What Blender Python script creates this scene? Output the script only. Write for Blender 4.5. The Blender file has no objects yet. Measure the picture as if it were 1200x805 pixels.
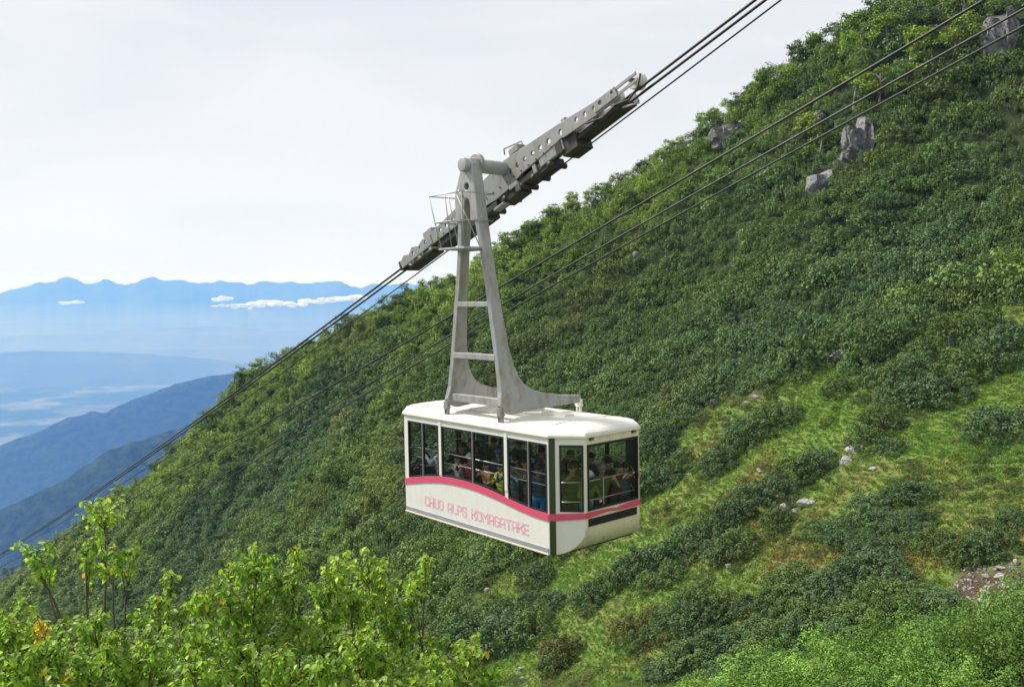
import bpy, bmesh, math, random
import numpy as np
from mathutils import Vector, Matrix, Quaternion

# ------------------------------------------------------------------ camera, sky, sun, exposure
scene = bpy.context.scene
COL = scene.collection
FPX, PIT = 1025.0, 0.0663                    # focal length in pixels of a 1200 px wide picture, downward pitch
cam_data = bpy.data.cameras.new('camera'); cam = bpy.data.objects.new('camera', cam_data); COL.objects.link(cam)
cam_data.sensor_width = 36.0; cam_data.lens = 36.0 * FPX / 1200.0
cam_data.clip_start = 0.1; cam_data.clip_end = 60000.0
cam.location = (0, 0, 0); cam.rotation_euler = (math.pi / 2 - PIT, 0, 0)
scene.camera = cam
scene.view_settings.view_transform = 'Standard'; scene.view_settings.look = 'None'
scene.view_settings.exposure = 0.68; scene.view_settings.gamma = 1.0
scene.view_settings.use_curve_mapping = False
cy = scene.cycles
cy.max_bounces = 8; cy.diffuse_bounces = 3; cy.glossy_bounces = 3; cy.transmission_bounces = 4
cy.transparent_max_bounces = 16; cy.volume_bounces = 1
cy.use_denoising = True
cy.caustics_reflective = False; cy.caustics_refractive = False

SUN_AZ, SUN_EL = math.radians(-66), math.radians(45)   # azimuth from the view direction (+Y), negative to the left
to_sun = Vector((math.sin(SUN_AZ) * math.cos(SUN_EL), math.cos(SUN_AZ) * math.cos(SUN_EL), math.sin(SUN_EL)))
sd = bpy.data.lights.new('sun', 'SUN'); sun = bpy.data.objects.new('sun', sd); COL.objects.link(sun)
sd.energy = 3.7; sd.angle = math.radians(7.0); sd.color = (1.0, 0.955, 0.88)
sun.rotation_euler = to_sun.to_track_quat('Z', 'Y').to_euler()

world = bpy.data.worlds.new('World'); scene.world = world; world.use_nodes = True
wn, wl = world.node_tree.nodes, world.node_tree.links
wn.clear()
w_out = wn.new('ShaderNodeOutputWorld'); w_bg = wn.new('ShaderNodeBackground')
w_sky = wn.new('ShaderNodeTexSky'); w_sky.sky_type = 'NISHITA'; w_sky.sun_disc = False
w_sky.sun_elevation = SUN_EL; w_sky.sun_rotation = SUN_AZ
w_sky.altitude = 2600
w_tc = wn.new('ShaderNodeTexCoord'); w_map = wn.new('ShaderNodeMapping'); w_map.inputs['Scale'].default_value = (1.0, 1.0, 4.0)
w_noise = wn.new('ShaderNodeTexNoise'); w_noise.inputs['Scale'].default_value = 1.7; w_noise.inputs['Detail'].default_value = 5.0
w_noise.inputs['Roughness'].default_value = 0.5; w_noise.inputs['Distortion'].default_value = 0.5
w_ramp = wn.new('ShaderNodeValToRGB')
w_ramp.color_ramp.elements[0].position = 0.34; w_ramp.color_ramp.elements[0].color = (5.1, 5.26, 5.65, 1)
w_ramp.color_ramp.elements[1].position = 0.62; w_ramp.color_ramp.elements[1].color = (5.95, 5.95, 5.95, 1)
w_mix = wn.new('ShaderNodeMix'); w_mix.data_type = 'RGBA'; w_mix.inputs[0].default_value = 0.9   # thin high cloud over a clear sky
wl.new(w_tc.outputs['Generated'], w_map.inputs['Vector']); wl.new(w_map.outputs['Vector'], w_noise.inputs['Vector'])
wl.new(w_noise.outputs['Fac'], w_ramp.inputs['Fac'])
wl.new(w_sky.outputs['Color'], w_mix.inputs[6]); wl.new(w_ramp.outputs['Color'], w_mix.inputs[7])
wl.new(w_mix.outputs[2], w_bg.inputs['Color']); w_bg.inputs['Strength'].default_value = 0.1
wl.new(w_bg.outputs['Background'], w_out.inputs['Surface'])

# ------------------------------------------------------------------ helpers
random.seed(7)
RNG = np.random.default_rng(11)
CP, SP = math.cos(PIT), math.sin(PIT)

def ray(px, py):
    a = (px - 600) / FPX; b = (402.5 - py) / FPX
    return np.array([a, CP + b * SP, -SP + b * CP])
def P(px, py, d):
    return ray(px, py) * d
def project(p):
    p = np.asarray(p, float)
    Y = p[..., 1] * CP - p[..., 2] * SP; Z = p[..., 1] * SP + p[..., 2] * CP
    Ys = np.where(np.abs(Y) < 1e-3, 1e-3, Y)
    return 600 + FPX * p[..., 0] / Ys, 402.5 - FPX * Z / Ys, Y

def tag(o, label=None, cat=None, group=None, kind=None):
    if label: o['label'] = label
    if cat: o['category'] = cat
    if group: o['group'] = group
    if kind: o['kind'] = kind
    return o
def empty(name, loc=(0, 0, 0), rz=0.0, label=None, cat=None, group=None):
    o = bpy.data.objects.new(name, None); COL.objects.link(o)
    o.location = loc; o.rotation_euler = (0, 0, rz); o.empty_display_size = 0.2
    return tag(o, label, cat, group)
def link(name, mesh, parent=None, mat=None):
    o = bpy.data.objects.new(name, mesh); COL.objects.link(o)
    if parent is not None: o.parent = parent
    if mat is not None and not mesh.materials: mesh.materials.append(mat)
    return o
def copy_part(o, parent):
    c = o.copy(); COL.objects.link(c); c.parent = parent
    return c

def np_mesh(name, verts, faces, mat=None, smooth=False, attrs=None):
    """verts Nx3, faces MxK (all the same K)"""
    verts = np.asarray(verts, np.float32); faces = np.asarray(faces, np.int32)
    me = bpy.data.meshes.new(name)
    me.vertices.add(len(verts)); me.vertices.foreach_set('co', verts.ravel())
    m, k = faces.shape
    me.loops.add(m * k); me.loops.foreach_set('vertex_index', faces.ravel())
    me.polygons.add(m); me.polygons.foreach_set('loop_start', np.arange(0, m * k, k, dtype=np.int32))
    me.polygons.foreach_set('loop_total', np.full(m, k, np.int32))
    if smooth: me.polygons.foreach_set('use_smooth', np.ones(m, bool))
    for an, (typ, data) in (attrs or {}).items():
        a = me.attributes.new(an, typ, 'POINT')
        a.data.foreach_set({'FLOAT': 'value', 'FLOAT_VECTOR': 'vector', 'FLOAT_COLOR': 'color', 'INT': 'value'}[typ], np.asarray(data).ravel())
    me.update(calc_edges=True)
    if mat: me.materials.append(mat)
    return me

MIRROR = False     # the cabin's measures run along +u towards the viewer; its object frame runs the other way
class MB:
    """collects shapes into one mesh"""
    def __init__(s): s.v = []; s.f = []
    def add(s, verts, faces):
        o = len(s.v); s.v += [tuple(map(float, p)) for p in verts]; s.f += [tuple(i + o for i in f) for f in faces]; return s
    def box(s, c, size, M=None):
        x, y, z = [q / 2 for q in size]
        pts = [(-x, -y, -z), (x, -y, -z), (x, y, -z), (-x, y, -z), (-x, -y, z), (x, -y, z), (x, y, z), (-x, y, z)]
        if M is not None: pts = [M @ Vector(p) for p in pts]
        pts = [(p[0] + c[0], p[1] + c[1], p[2] + c[2]) for p in pts]
        return s.add(pts, [(0, 3, 2, 1), (4, 5, 6, 7), (0, 1, 5, 4), (1, 2, 6, 5), (2, 3, 7, 6), (3, 0, 4, 7)])
    def hexa(s, p):      # 8 points: bottom ring then top ring
        return s.add(p, [(0, 3, 2, 1), (4, 5, 6, 7), (0, 1, 5, 4), (1, 2, 6, 5), (2, 3, 7, 6), (3, 0, 4, 7)])
    def tube(s, pts, r, n=8, caps=True):
        pts = [Vector(p) for p in pts]; rs = r if hasattr(r, '__len__') else [r] * len(pts)
        vs = []; fs = []; prev = None
        for i, p in enumerate(pts):
            t = (pts[min(i + 1, len(pts) - 1)] - pts[max(i - 1, 0)]).normalized()
            if prev is None:
                a = Vector((0, 0, 1)) if abs(t.z) < .9 else Vector((1, 0, 0)); nx = t.cross(a).normalized()
            else: nx = (prev - t * prev.dot(t)).normalized()
            prev = nx; ny = t.cross(nx)
            for k in range(n):
                an = 2 * math.pi * k / n
                vs.append(p + (nx * math.cos(an) + ny * math.sin(an)) * rs[i])
        for i in range(len(pts) - 1):
            for k in range(n):
                a, b = i * n + k, i * n + (k + 1) % n
                fs.append((a, b, b + n, a + n))
        if caps:
            fs.append(tuple(range(n - 1, -1, -1))); fs.append(tuple(range((len(pts) - 1) * n, len(pts) * n)))
        return s.add(vs, fs)
    def ellipsoid(s, c, r, nu=12, nv=8, M=None, zmin=-1.0):
        vs = []; fs = []
        for j in range(nv + 1):
            ph = -math.pi / 2 + math.pi * j / nv
            for i in range(nu):
                th = 2 * math.pi * i / nu
                p = Vector((r[0] * math.cos(ph) * math.cos(th), r[1] * math.cos(ph) * math.sin(th), r[2] * max(math.sin(ph), zmin)))
                if M is not None: p = M @ p
                vs.append((p.x + c[0], p.y + c[1], p.z + c[2]))
        for j in range(nv):
            for i in range(nu):
                a, b = j * nu + i, j * nu + (i + 1) % nu
                fs.append((a, b, b + nu, a + nu))
        fs.append(tuple(range(nu - 1, -1, -1))); fs.append(tuple(range(nv * nu, nv * nu + nu)))
        return s.add(vs, fs)
    def sheet(s, rows):  # rows of equal length points
        n = len(rows[0]); vs = [p for r_ in rows for p in r_]
        fs = [(i * n + k, i * n + k + 1, (i + 1) * n + k + 1, (i + 1) * n + k) for i in range(len(rows) - 1) for k in range(n - 1)]
        return s.add(vs, fs)
    def mapped(s, fn): s.v = [tuple(fn(p)) for p in s.v]; return s
    def build(s, name, mat, parent=None, smooth=False, bevel=0.0, seg=2):
        if MIRROR: s.v = [(-p[0], p[1], p[2]) for p in s.v]; s.f = [tuple(reversed(f)) for f in s.f]
        me = bpy.data.meshes.new(name); me.from_pydata(s.v, [], s.f); me.update()
        if smooth:
            me.polygons.foreach_set('use_smooth', np.ones(len(me.polygons), bool))
        me.materials.append(mat)
        o = link(name, me, parent)
        if bevel:
            m = o.modifiers.new('bevel', 'BEVEL'); m.width = bevel; m.segments = seg; m.limit_method = 'ANGLE'; m.angle_limit = math.radians(40)
        return o

def plate_geo(outline, holes=(), depth=0.1, bev=0.0, nh=14):
    """flat outline (a, b) with round holes (a, b, r), thickness depth, centred on 0 along the third axis"""
    cu = bpy.data.curves.new('plate', 'CURVE'); cu.dimensions = '2D'; cu.fill_mode = 'BOTH'
    cu.extrude = max(depth / 2 - bev, 0.001); cu.bevel_depth = bev; cu.bevel_resolution = 1; cu.offset = -bev
    def sp(pts):
        q = cu.splines.new('POLY'); q.points.add(len(pts) - 1)
        for i, p in enumerate(pts): q.points[i].co = (p[0], p[1], 0, 1)
        q.use_cyclic_u = True
    sp(outline)
    for a, b, r in holes:
        sp([(a + r * math.cos(2 * math.pi * k / nh), b + r * math.sin(2 * math.pi * k / nh)) for k in range(nh)])
    o = bpy.data.objects.new('plate', cu); COL.objects.link(o)
    dg = bpy.context.evaluated_depsgraph_get()
    me = o.evaluated_get(dg).to_mesh()
    vs = [tuple(v.co) for v in me.vertices]; fs = [tuple(p.vertices) for p in me.polygons]
    o.evaluated_get(dg).to_mesh_clear()
    bpy.data.objects.remove(o); bpy.data.curves.remove(cu)
    return vs, fs

# ------------------------------------------------------------------ materials
MATS = {}
def nodes_of(name):
    m = bpy.data.materials.new(name); m.use_nodes = True
    nt = m.node_tree; b = nt.nodes['Principled BSDF']; MATS[name] = m
    return m, nt, b
def paint(name, col, rough=0.5, metal=0.0, var=0.12, scale=3.0, bump=0.0, dirt=None, dirt_amt=0.5, spec=0.5, dscale=(1.2, 1.2, .35)):
    """paint or metal with uneven tone; dirt = colour of streaky stains"""
    m, nt, b = nodes_of(name); N, L = nt.nodes, nt.links
    tc = N.new('ShaderNodeTexCoord'); no = N.new('ShaderNodeTexNoise'); no.inputs['Scale'].default_value = scale; no.inputs['Detail'].default_value = 6
    L.new(tc.outputs['Object'], no.inputs['Vector'])
    mr = N.new('ShaderNodeMapRange'); mr.inputs[3].default_value = 1 - var; mr.inputs[4].default_value = 1 + var
    L.new(no.outputs['Fac'], mr.inputs[0])
    mx = N.new('ShaderNodeMix'); mx.data_type = 'RGBA'; mx.blend_type = 'MULTIPLY'; mx.inputs[0].default_value = 1
    mx.inputs[6].default_value = (*col, 1); L.new(mr.outputs[0], mx.inputs[7]); out = mx.outputs[2]
    if dirt:
        mp = N.new('ShaderNodeMapping'); mp.inputs['Scale'].default_value = dscale; L.new(tc.outputs['Object'], mp.inputs['Vector'])
        n2 = N.new('ShaderNodeTexNoise'); n2.inputs['Scale'].default_value = 5; n2.inputs['Detail'].default_value = 8; n2.inputs['Roughness'].default_value = .65
        L.new(mp.outputs['Vector'], n2.inputs['Vector'])
        r2 = N.new('ShaderNodeMapRange'); r2.inputs[1].default_value = .48; r2.inputs[2].default_value = .72; r2.inputs[4].default_value = dirt_amt
        L.new(n2.outputs['Fac'], r2.inputs[0])
        m2 = N.new('ShaderNodeMix'); m2.data_type = 'RGBA'; L.new(r2.outputs[0], m2.inputs[0]); L.new(out, m2.inputs[6]); m2.inputs[7].default_value = (*dirt, 1)
        out = m2.outputs[2]
    L.new(out, b.inputs['Base Color'])
    b.inputs['Roughness'].default_value = rough; b.inputs['Metallic'].default_value = metal; b.inputs['Specular IOR Level'].default_value = spec
    if bump:
        bp = N.new('ShaderNodeBump'); bp.inputs['Strength'].default_value = bump; bp.inputs['Distance'].default_value = .01
        L.new(no.outputs['Fac'], bp.inputs['Height']); L.new(bp.outputs['Normal'], b.inputs['Normal'])
    return m
def leaf_material(name, gloss=0.6, trans=0.12, vr=0.5, spec=.14):
    """leaf colour comes from the plant's own 'tint', varied from leaf to leaf by 'lv'"""
    m, nt, b = nodes_of(name); N, L = nt.nodes, nt.links
    at = N.new('ShaderNodeAttribute'); at.attribute_type = 'INSTANCER'; at.attribute_name = 'tint'
    lv = N.new('ShaderNodeAttribute'); lv.attribute_type = 'GEOMETRY'; lv.attribute_name = 'lv'
    mr = N.new('ShaderNodeMapRange'); mr.inputs[3].default_value = 1 - vr; mr.inputs[4].default_value = 1 + vr
    L.new(lv.outputs['Fac'], mr.inputs[0])
    mx = N.new('ShaderNodeMix'); mx.data_type = 'RGBA'; mx.blend_type = 'MULTIPLY'; mx.inputs[0].default_value = 1
    L.new(at.outputs['Color'], mx.inputs[6]); L.new(mr.outputs[0], mx.inputs[7])
    hs = N.new('ShaderNodeHueSaturation'); L.new(mx.outputs[2], hs.inputs['Color'])
    hr = N.new('ShaderNodeMapRange'); hr.inputs[3].default_value = .515; hr.inputs[4].default_value = .485; L.new(lv.outputs['Fac'], hr.inputs[0]); L.new(hr.outputs[0], hs.inputs['Hue'])
    L.new(hs.outputs['Color'], b.inputs['Base Color']); b.inputs['Roughness'].default_value = gloss; b.inputs['Specular IOR Level'].default_value = spec
    tr = N.new('ShaderNodeBsdfTranslucent'); h2 = N.new('ShaderNodeMix'); h2.data_type = 'RGBA'; h2.blend_type = 'MULTIPLY'; h2.inputs[0].default_value = 1
    L.new(hs.outputs['Color'], h2.inputs[6]); h2.inputs[7].default_value = (1.5, 1.55, .7, 1); L.new(h2.outputs[2], tr.inputs['Color'])
    ms = N.new('ShaderNodeMixShader'); ms.inputs[0].default_value = trans
    L.new(b.outputs[0], ms.inputs[1]); L.new(tr.outputs[0], ms.inputs[2]); L.new(ms.outputs[0], N['Material Output'].inputs['Surface'])
    return m

M_leaf = leaf_material('shrub_leaf'); M_grass = leaf_material('grass_blade', .7, .25, .4, .05)
M_bigleaf = leaf_material('sapling_leaf', .42, .48, .34, .4)
M_bark = paint('bark', (.11, .075, .055), .85, var=.35, scale=14, bump=.6)
M_bark_pale = paint('birch_bark', (.34, .29, .25), .8, var=.3, scale=10, bump=.5, dirt=(.08, .06, .05), dirt_amt=.6)
M_dead = paint('dead_wood', (.38, .35, .32), .85, var=.25, scale=9, bump=.4)

# ------------------------------------------------------------------ terrain: a hillside rising from a gully to a ridge
def vnoise(x, y, seed):
    r = np.random.default_rng(seed).random((64, 64))
    xi = np.floor(x).astype(int); yi = np.floor(y).astype(int); fx = x - xi; fy = y - yi
    fx = fx * fx * (3 - 2 * fx); fy = fy * fy * (3 - 2 * fy)
    g = lambda a, b: r[a % 64, b % 64]
    return (g(xi, yi) * (1 - fx) + g(xi + 1, yi) * fx) * (1 - fy) + (g(xi, yi + 1) * (1 - fx) + g(xi + 1, yi + 1) * fx) * fy
def fbm(x, y, seed, octv=4):
    a = 0; s = 0; w = 1.0
    for i in range(octv):
        a = a + w * vnoise(x * 2 ** i + 7.3 * i, y * 2 ** i + 3.1 * i, seed + i); s += w; w *= .5
    return a / s
RIDGE = [(1330, -170, 100), (1200, -85, 106), (1050, 15, 115), (950, 84, 122), (880, 124, 128), (770, 206, 138), (640, 277, 150),
         (500, 352, 165), (400, 400, 178), (290, 457, 195), (200, 545, 205), (120, 604, 215), (0, 696, 230), (-150, 806, 250), (-320, 930, 275)]
FACE = [(1200, 200, 85), (1200, 400, 66), (1200, 500, 56), (1200, 620, 46), (1200, 700, 40), (1200, 790, 33),
        (1000, 200, 101), (1000, 300, 89), (1000, 420, 75), (1000, 520, 63), (1000, 620, 53), (1000, 700, 46), (1000, 790, 38),
        (800, 300, 116), (800, 400, 99), (800, 500, 83), (800, 600, 68), (800, 700, 56), (800, 805, 46),
        (640, 400, 127), (640, 500, 106), (640, 600, 86), (640, 700, 69), (640, 805, 55),
        (450, 450, 150), (450, 550, 123), (450, 650, 99), (450, 760, 78),
        (300, 520, 173), (300, 600, 146), (300, 680, 119), (300, 780, 93),
        (150, 620, 195), (150, 700, 155), (150, 800, 120), (0, 730, 205), (0, 805, 160), (-160, 880, 200),
        (1340, 300, 68), (1340, 500, 48), (1340, 700, 34)]
ctrl = [P(*q) for q in RIDGE] + [P(*q) for q in FACE]
back = np.array([.62, .78, 0])
for q in RIDGE:
    p = P(*q)
    ctrl.append(p + back * 30 + np.array([0, 0, -9])); ctrl.append(p + back * 90 + np.array([0, 0, -48])); ctrl.append(p + back * 170 + np.array([0, 0, -105]))
# the near bank under and below the view
ctrl += [np.array(p) for p in [(0, 4, -5.4), (-4, 8, -5.7), (4, 8, -6.0), (-9, 11, -6.6), (9, 12, -7.6), (0, 16, -9.8), (14, 22, -11.2), (8, 25, -13.6),
                               (20, 24, -11.0), (2, 32, -17.3), (-12, 25, -11.5), (-30, 40, -22), (-60, 60, -38), (0, -10, -5.2), (-25, 8, -10), (25, 6, -6), (40, 20, -8.5), (-50, 20, -24), (-110, 60, -60),
                               (-150, 100, -78), (-200, 160, -98), (-260, 230, -125), (-300, 300, -150)]]
ctrl = np.array(ctrl)
def tps(r2): return np.where(r2 > 1e-9, .5 * r2 * np.log(np.maximum(r2, 1e-9)), 0.0)
SC = 60.0
cxy = ctrl[:, :2] / SC; n_c = len(ctrl)
K = tps(((cxy[:, None] - cxy[None]) ** 2).sum(-1)) + np.eye(n_c) * 2e-3
A = np.zeros((n_c + 3, n_c + 3)); A[:n_c, :n_c] = K; A[:n_c, n_c] = 1; A[:n_c, n_c + 1:] = cxy; A[n_c, :n_c] = 1; A[n_c + 1:, :n_c] = cxy.T
wts = np.linalg.solve(A, np.r_[ctrl[:, 2], 0, 0, 0])
GX0, GX1, GY0, GY1, GS = -320.0, 190.0, -14.0, 360.0, 1.25
gx = np.arange(GX0, GX1 + .1, GS); gy = np.arange(GY0, GY1 + .1, GS)
GXX, GYY = np.meshgrid(gx, gy)
H = np.zeros_like(GXX); flat = np.c_[GXX.ravel(), GYY.ravel()] / SC
hv = np.zeros(len(flat))
for i in range(0, len(flat), 20000):
    q = flat[i:i + 20000]
    hv[i:i + 20000] = tps(((q[:, None] - cxy[None]) ** 2).sum(-1)) @ wts[:n_c] + wts[n_c] + q @ wts[n_c + 1:]
H = hv.reshape(GXX.shape)
amp = np.clip((np.hypot(GXX, GYY) - 14) / 30, 0, 1)
H = H + amp * ((fbm(GXX / 14 + 50, GYY / 14 + 50, 3) - .5) * 3.2 + (fbm(GXX / 4 + 50, GYY / 4 + 50, 9, 3) - .5) * .9)
H = H + np.clip((np.hypot(GXX, GYY) - 72) / 25, 0, 1) * ((fbm(GXX / 7.5 + 15, GYY / 7.5 + 15, 19, 2) - .5) * 3.4)
H = np.clip(H, -330, 120)
def height(x, y):
    fx = np.clip((np.asarray(x) - GX0) / GS, 0, len(gx) - 1.001); fy = np.clip((np.asarray(y) - GY0) / GS, 0, len(gy) - 1.001)
    i = fx.astype(int); j = fy.astype(int); a = fx - i; b = fy - j
    return (H[j, i] * (1 - a) + H[j, i + 1] * a) * (1 - b) + (H[j + 1, i] * (1 - a) + H[j + 1, i + 1] * a) * b
DD = np.concatenate([np.arange(14, 120, .1), np.arange(120, 300, .25)])
def hit(px, py, dmin=14.0):
    r_ = ray(px, py); pts = r_[None] * DD[:, None]
    below = (pts[:, 2] < height(pts[:, 0], pts[:, 1])) & (DD >= dmin)
    k = int(np.argmax(below)) if below.any() else len(DD) - 1
    p = pts[k].copy(); p[2] = float(height(p[0], p[1])); return p
def skyline(px):
    """ridge point in the direction of picture column px"""
    dd = np.arange(60, 290, .5); a = (px - 600) / FPX
    Y = dd; X = a * dd; Z = height(X, Y); sx, sy, _ = project(np.c_[X, Y, Z])
    k = int(np.argmin(sy)); return np.array([X[k], Y[k], Z[k]])

def inside(poly, x, y):
    x = np.asarray(x); y = np.asarray(y); c = np.zeros(x.shape, bool); n = len(poly); j = n - 1
    for i in range(n):
        xi, yi = poly[i]; xj, yj = poly[j]
        with np.errstate(divide='ignore', invalid='ignore'):
            c ^= ((yi > y) != (yj > y)) & (x < (xj - xi) * (y - yi) / (yj - yi + 1e-12) + xi)
        j = i
    return c
MEADOW = [(500, 850), (520, 745), (545, 708), (585, 672), (640, 650), (720, 622), (752, 580), (775, 545), (800, 508), (832, 474), (880, 462), (944, 438), (976, 428),
          (1020, 442), (1060, 400), (1090, 362), (1150, 352), (1400, 330), (1400, 900), (500, 900)]
RIB = [(695, 362), (760, 296), (800, 266), (806, 274), (766, 310), (703, 376)]
SCREE = [(1112, 690), (1125, 668), (1160, 662), (1240, 655), (1300, 700), (1200, 745), (1130, 722)]
gpx, gpy, gdep = project(np.stack([GXX, GYY, H], -1))
wob = lambda px, py: (px + 26 * (fbm(px / 60 + 80, py / 60 + 80, 21) - .5), py + 26 * (fbm(px / 60 + 180, py / 60 + 180, 22) - .5))
qx, qy = wob(np.clip(gpx, -3000, 4000), np.clip(gpy, -3000, 4000))
front = gdep > 14
meadow = (inside(MEADOW, qx, qy) & front & (gdep < 96)) | (~front)
scree = inside(SCREE, qx, qy) & front & (gdep < 60)

def ground_material():
    m, nt, b = nodes_of('hill_ground'); N, L = nt.nodes, nt.links
    at = N.new('ShaderNodeAttribute'); at.attribute_name = 'cover'; sep = N.new('ShaderNodeSeparateColor'); L.new(at.outputs['Color'], sep.inputs[0])
    tc = N.new('ShaderNodeTexCoord')
    n1 = N.new('ShaderNodeTexNoise'); n1.inputs['Scale'].default_value = .22; n1.inputs['Detail'].default_value = 8; L.new(tc.outputs['Object'], n1.inputs['Vector'])
    r1 = N.new('ShaderNodeValToRGB'); e = r1.color_ramp.elements
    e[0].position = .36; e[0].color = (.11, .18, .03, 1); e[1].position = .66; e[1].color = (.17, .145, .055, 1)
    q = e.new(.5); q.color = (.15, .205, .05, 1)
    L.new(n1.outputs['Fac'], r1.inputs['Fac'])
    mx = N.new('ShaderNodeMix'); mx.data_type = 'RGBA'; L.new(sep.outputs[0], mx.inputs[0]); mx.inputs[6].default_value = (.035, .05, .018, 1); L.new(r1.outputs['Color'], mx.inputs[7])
    n2 = N.new('ShaderNodeTexNoise'); n2.inputs['Scale'].default_value = 5; n2.inputs['Detail'].default_value = 6; L.new(tc.outputs['Object'], n2.inputs['Vector'])
    r2 = N.new('ShaderNodeValToRGB'); r2.color_ramp.elements[0].color = (.035, .022, .015, 1); r2.color_ramp.elements[1].color = (.11, .075, .055, 1); L.new(n2.outputs['Fac'], r2.inputs['Fac'])
    m3 = N.new('ShaderNodeMix'); m3.data_type = 'RGBA'; L.new(sep.outputs[1], m3.inputs[0]); L.new(mx.outputs[2], m3.inputs[6]); L.new(r2.outputs['Color'], m3.inputs[7])
    L.new(m3.outputs[2], b.inputs['Base Color']); b.inputs['Roughness'].default_value = .95; b.inputs['Specular IOR Level'].default_value = .1
    bp = N.new('ShaderNodeBump'); bp.inputs['Strength'].default_value = .8; bp.inputs['Distance'].default_value = .15; L.new(n2.outputs['Fac'], bp.inputs['Height']); L.new(bp.outputs['Normal'], b.inputs['Normal'])
    return m
ny_, nx_ = GXX.shape
idx = np.arange(ny_ * nx_).reshape(ny_, nx_)
tf = np.stack([idx[:-1, :-1], idx[:-1, 1:], idx[1:, 1:], idx[1:, :-1]], -1).reshape(-1, 4)
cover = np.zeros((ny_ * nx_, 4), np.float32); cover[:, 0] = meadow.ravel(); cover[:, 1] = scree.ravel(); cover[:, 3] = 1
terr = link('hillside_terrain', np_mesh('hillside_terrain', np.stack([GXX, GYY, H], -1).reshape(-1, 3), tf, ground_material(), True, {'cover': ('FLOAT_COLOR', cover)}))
tag(terr, 'steep green hillside rising from a gully up to a ridge', kind='structure')

# ------------------------------------------------------------------ far country: forested spurs, valley floor, distant ranges
def far_material(name, c1, c2, scale, bump=0.0, bdist=10.0):
    m, nt, b = nodes_of(name); N, L = nt.nodes, nt.links
    tc = N.new('ShaderNodeTexCoord'); n = N.new('ShaderNodeTexNoise'); n.inputs['Scale'].default_value = scale; n.inputs['Detail'].default_value = 9; n.inputs['Roughness'].default_value = .65
    L.new(tc.outputs['Object'], n.inputs['Vector'])
    r_ = N.new('ShaderNodeValToRGB'); r_.color_ramp.elements[0].position = .35; r_.color_ramp.elements[0].color = (*c1, 1); r_.color_ramp.elements[1].position = .65; r_.color_ramp.elements[1].color = (*c2, 1)
    L.new(n.outputs['Fac'], r_.inputs['Fac']); L.new(r_.outputs['Color'], b.inputs['Base Color'])
    b.inputs['Roughness'].default_value = 1; b.inputs['Specular IOR Level'].default_value = 0
    if bump:
        bp = N.new('ShaderNodeBump'); bp.inputs['Strength'].default_value = bump; bp.inputs['Distance'].default_value = bdist; L.new(n.outputs['Fac'], bp.inputs['Height']); L.new(bp.outputs['Normal'], b.inputs['Normal'])
    return m
VALLEY_Z = -1400.0
def range_mesh(name, sky, toward, steps, drop, mat, seed, gully=.35, gscale=6.0, rough=0.02, backdrop=.7, label=''):
    """a range with the crest sky [(px, py, depth)]; its flanks fall towards the viewer over 'toward' metres and behind"""
    pts = np.array([P(*q) for q in sky]); s = np.r_[0, np.cumsum(np.linalg.norm(np.diff(pts[:, :2], axis=0), axis=1))]
    n = steps; t = np.linspace(0, s[-1], n); crest = np.stack([np.interp(t, s, pts[:, k]) for k in range(3)], 1)
    tn = t / s[-1]
    crest[:, 2] += (fbm(tn * n / 7 + 60, tn * 0 + 60, seed + 5, 5) - .5) * rough * drop
    d = crest[:, :2].copy(); d /= np.linalg.norm(d, axis=1)[:, None]
    rows = []
    J = [-.9, -.5, -.22, -.08, 0] + list(np.linspace(.03, 1, 40) ** 1.0)
    for j in J:
        if j <= 0:
            xy = crest[:, :2] + d * (-j) * toward * backdrop; z = crest[:, 2] - (-j) ** 1.1 * drop * .9
        else:
            gl = fbm(tn * gscale * 4 + 30 + .8 * j, np.full(n, 30.) + j * 1.2, seed, 4) - .5
            gl = gl + .6 * (np.abs(fbm(tn * gscale * 1.7 + 80 + .5 * j, np.full(n, 10.), seed + 3, 3) - .5) * 2 - .3)
            xy = crest[:, :2] - d * j * toward * 1.0; z = crest[:, 2] - (j ** .92) * drop * (1 - gully * gl * min(1, j * 6))
        rows.append(np.c_[xy, np.maximum(z, VALLEY_Z - 20)])
    V = np.stack(rows); a, b_, _ = V.shape; ii = np.arange(a * b_).reshape(a, b_)
    f = np.stack([ii[:-1, :-1], ii[:-1, 1:], ii[1:, 1:], ii[1:, :-1]], -1).reshape(-1, 4)
    o = link(name, np_mesh(name, V.reshape(-1, 3), f, mat, True)); tag(o, label, kind='structure'); return o
M_forest = far_material('far_forest', (.012, .026, .012), (.05, .075, .03), .035, 1.0, 14.0)
M_forest2 = far_material('farther_forest', (.015, .03, .014), (.045, .065, .03), .02, 1.0, 22.0)
M_range = far_material('far_range_rock', (.03, .04, .035), (.09, .09, .08), .002)
range_mesh('forested_hill', [(-300, 760, 2300), (-120, 670, 2350), (0, 596, 2400), (63, 570, 2450), (127, 528, 2500), (203, 503, 2600), (270, 478, 2700), (400, 440, 2850), (560, 400, 3000)], 1500, 420, 800, M_forest, 41, .42, 5, .02, label='dark blue forested spur, the nearer of two, below the ridge')
range_mesh('forested_hill', [(-320, 640, 4600), (-140, 580, 4800), (0, 522, 5000), (42, 507, 5050), (80, 489, 5100), (105, 483, 5150), (122, 483, 5150), (150, 470, 5200), (186, 457, 5300), (220, 446, 5400), (253, 440, 5500), (283, 436, 5600), (330, 430, 5800), (480, 405, 6100), (640, 380, 6400)],
           2600, 420, 1500, M_forest2, 57, .36, 4, .012, label='hazy blue forested spur, the farther of two, above the valley')
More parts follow.
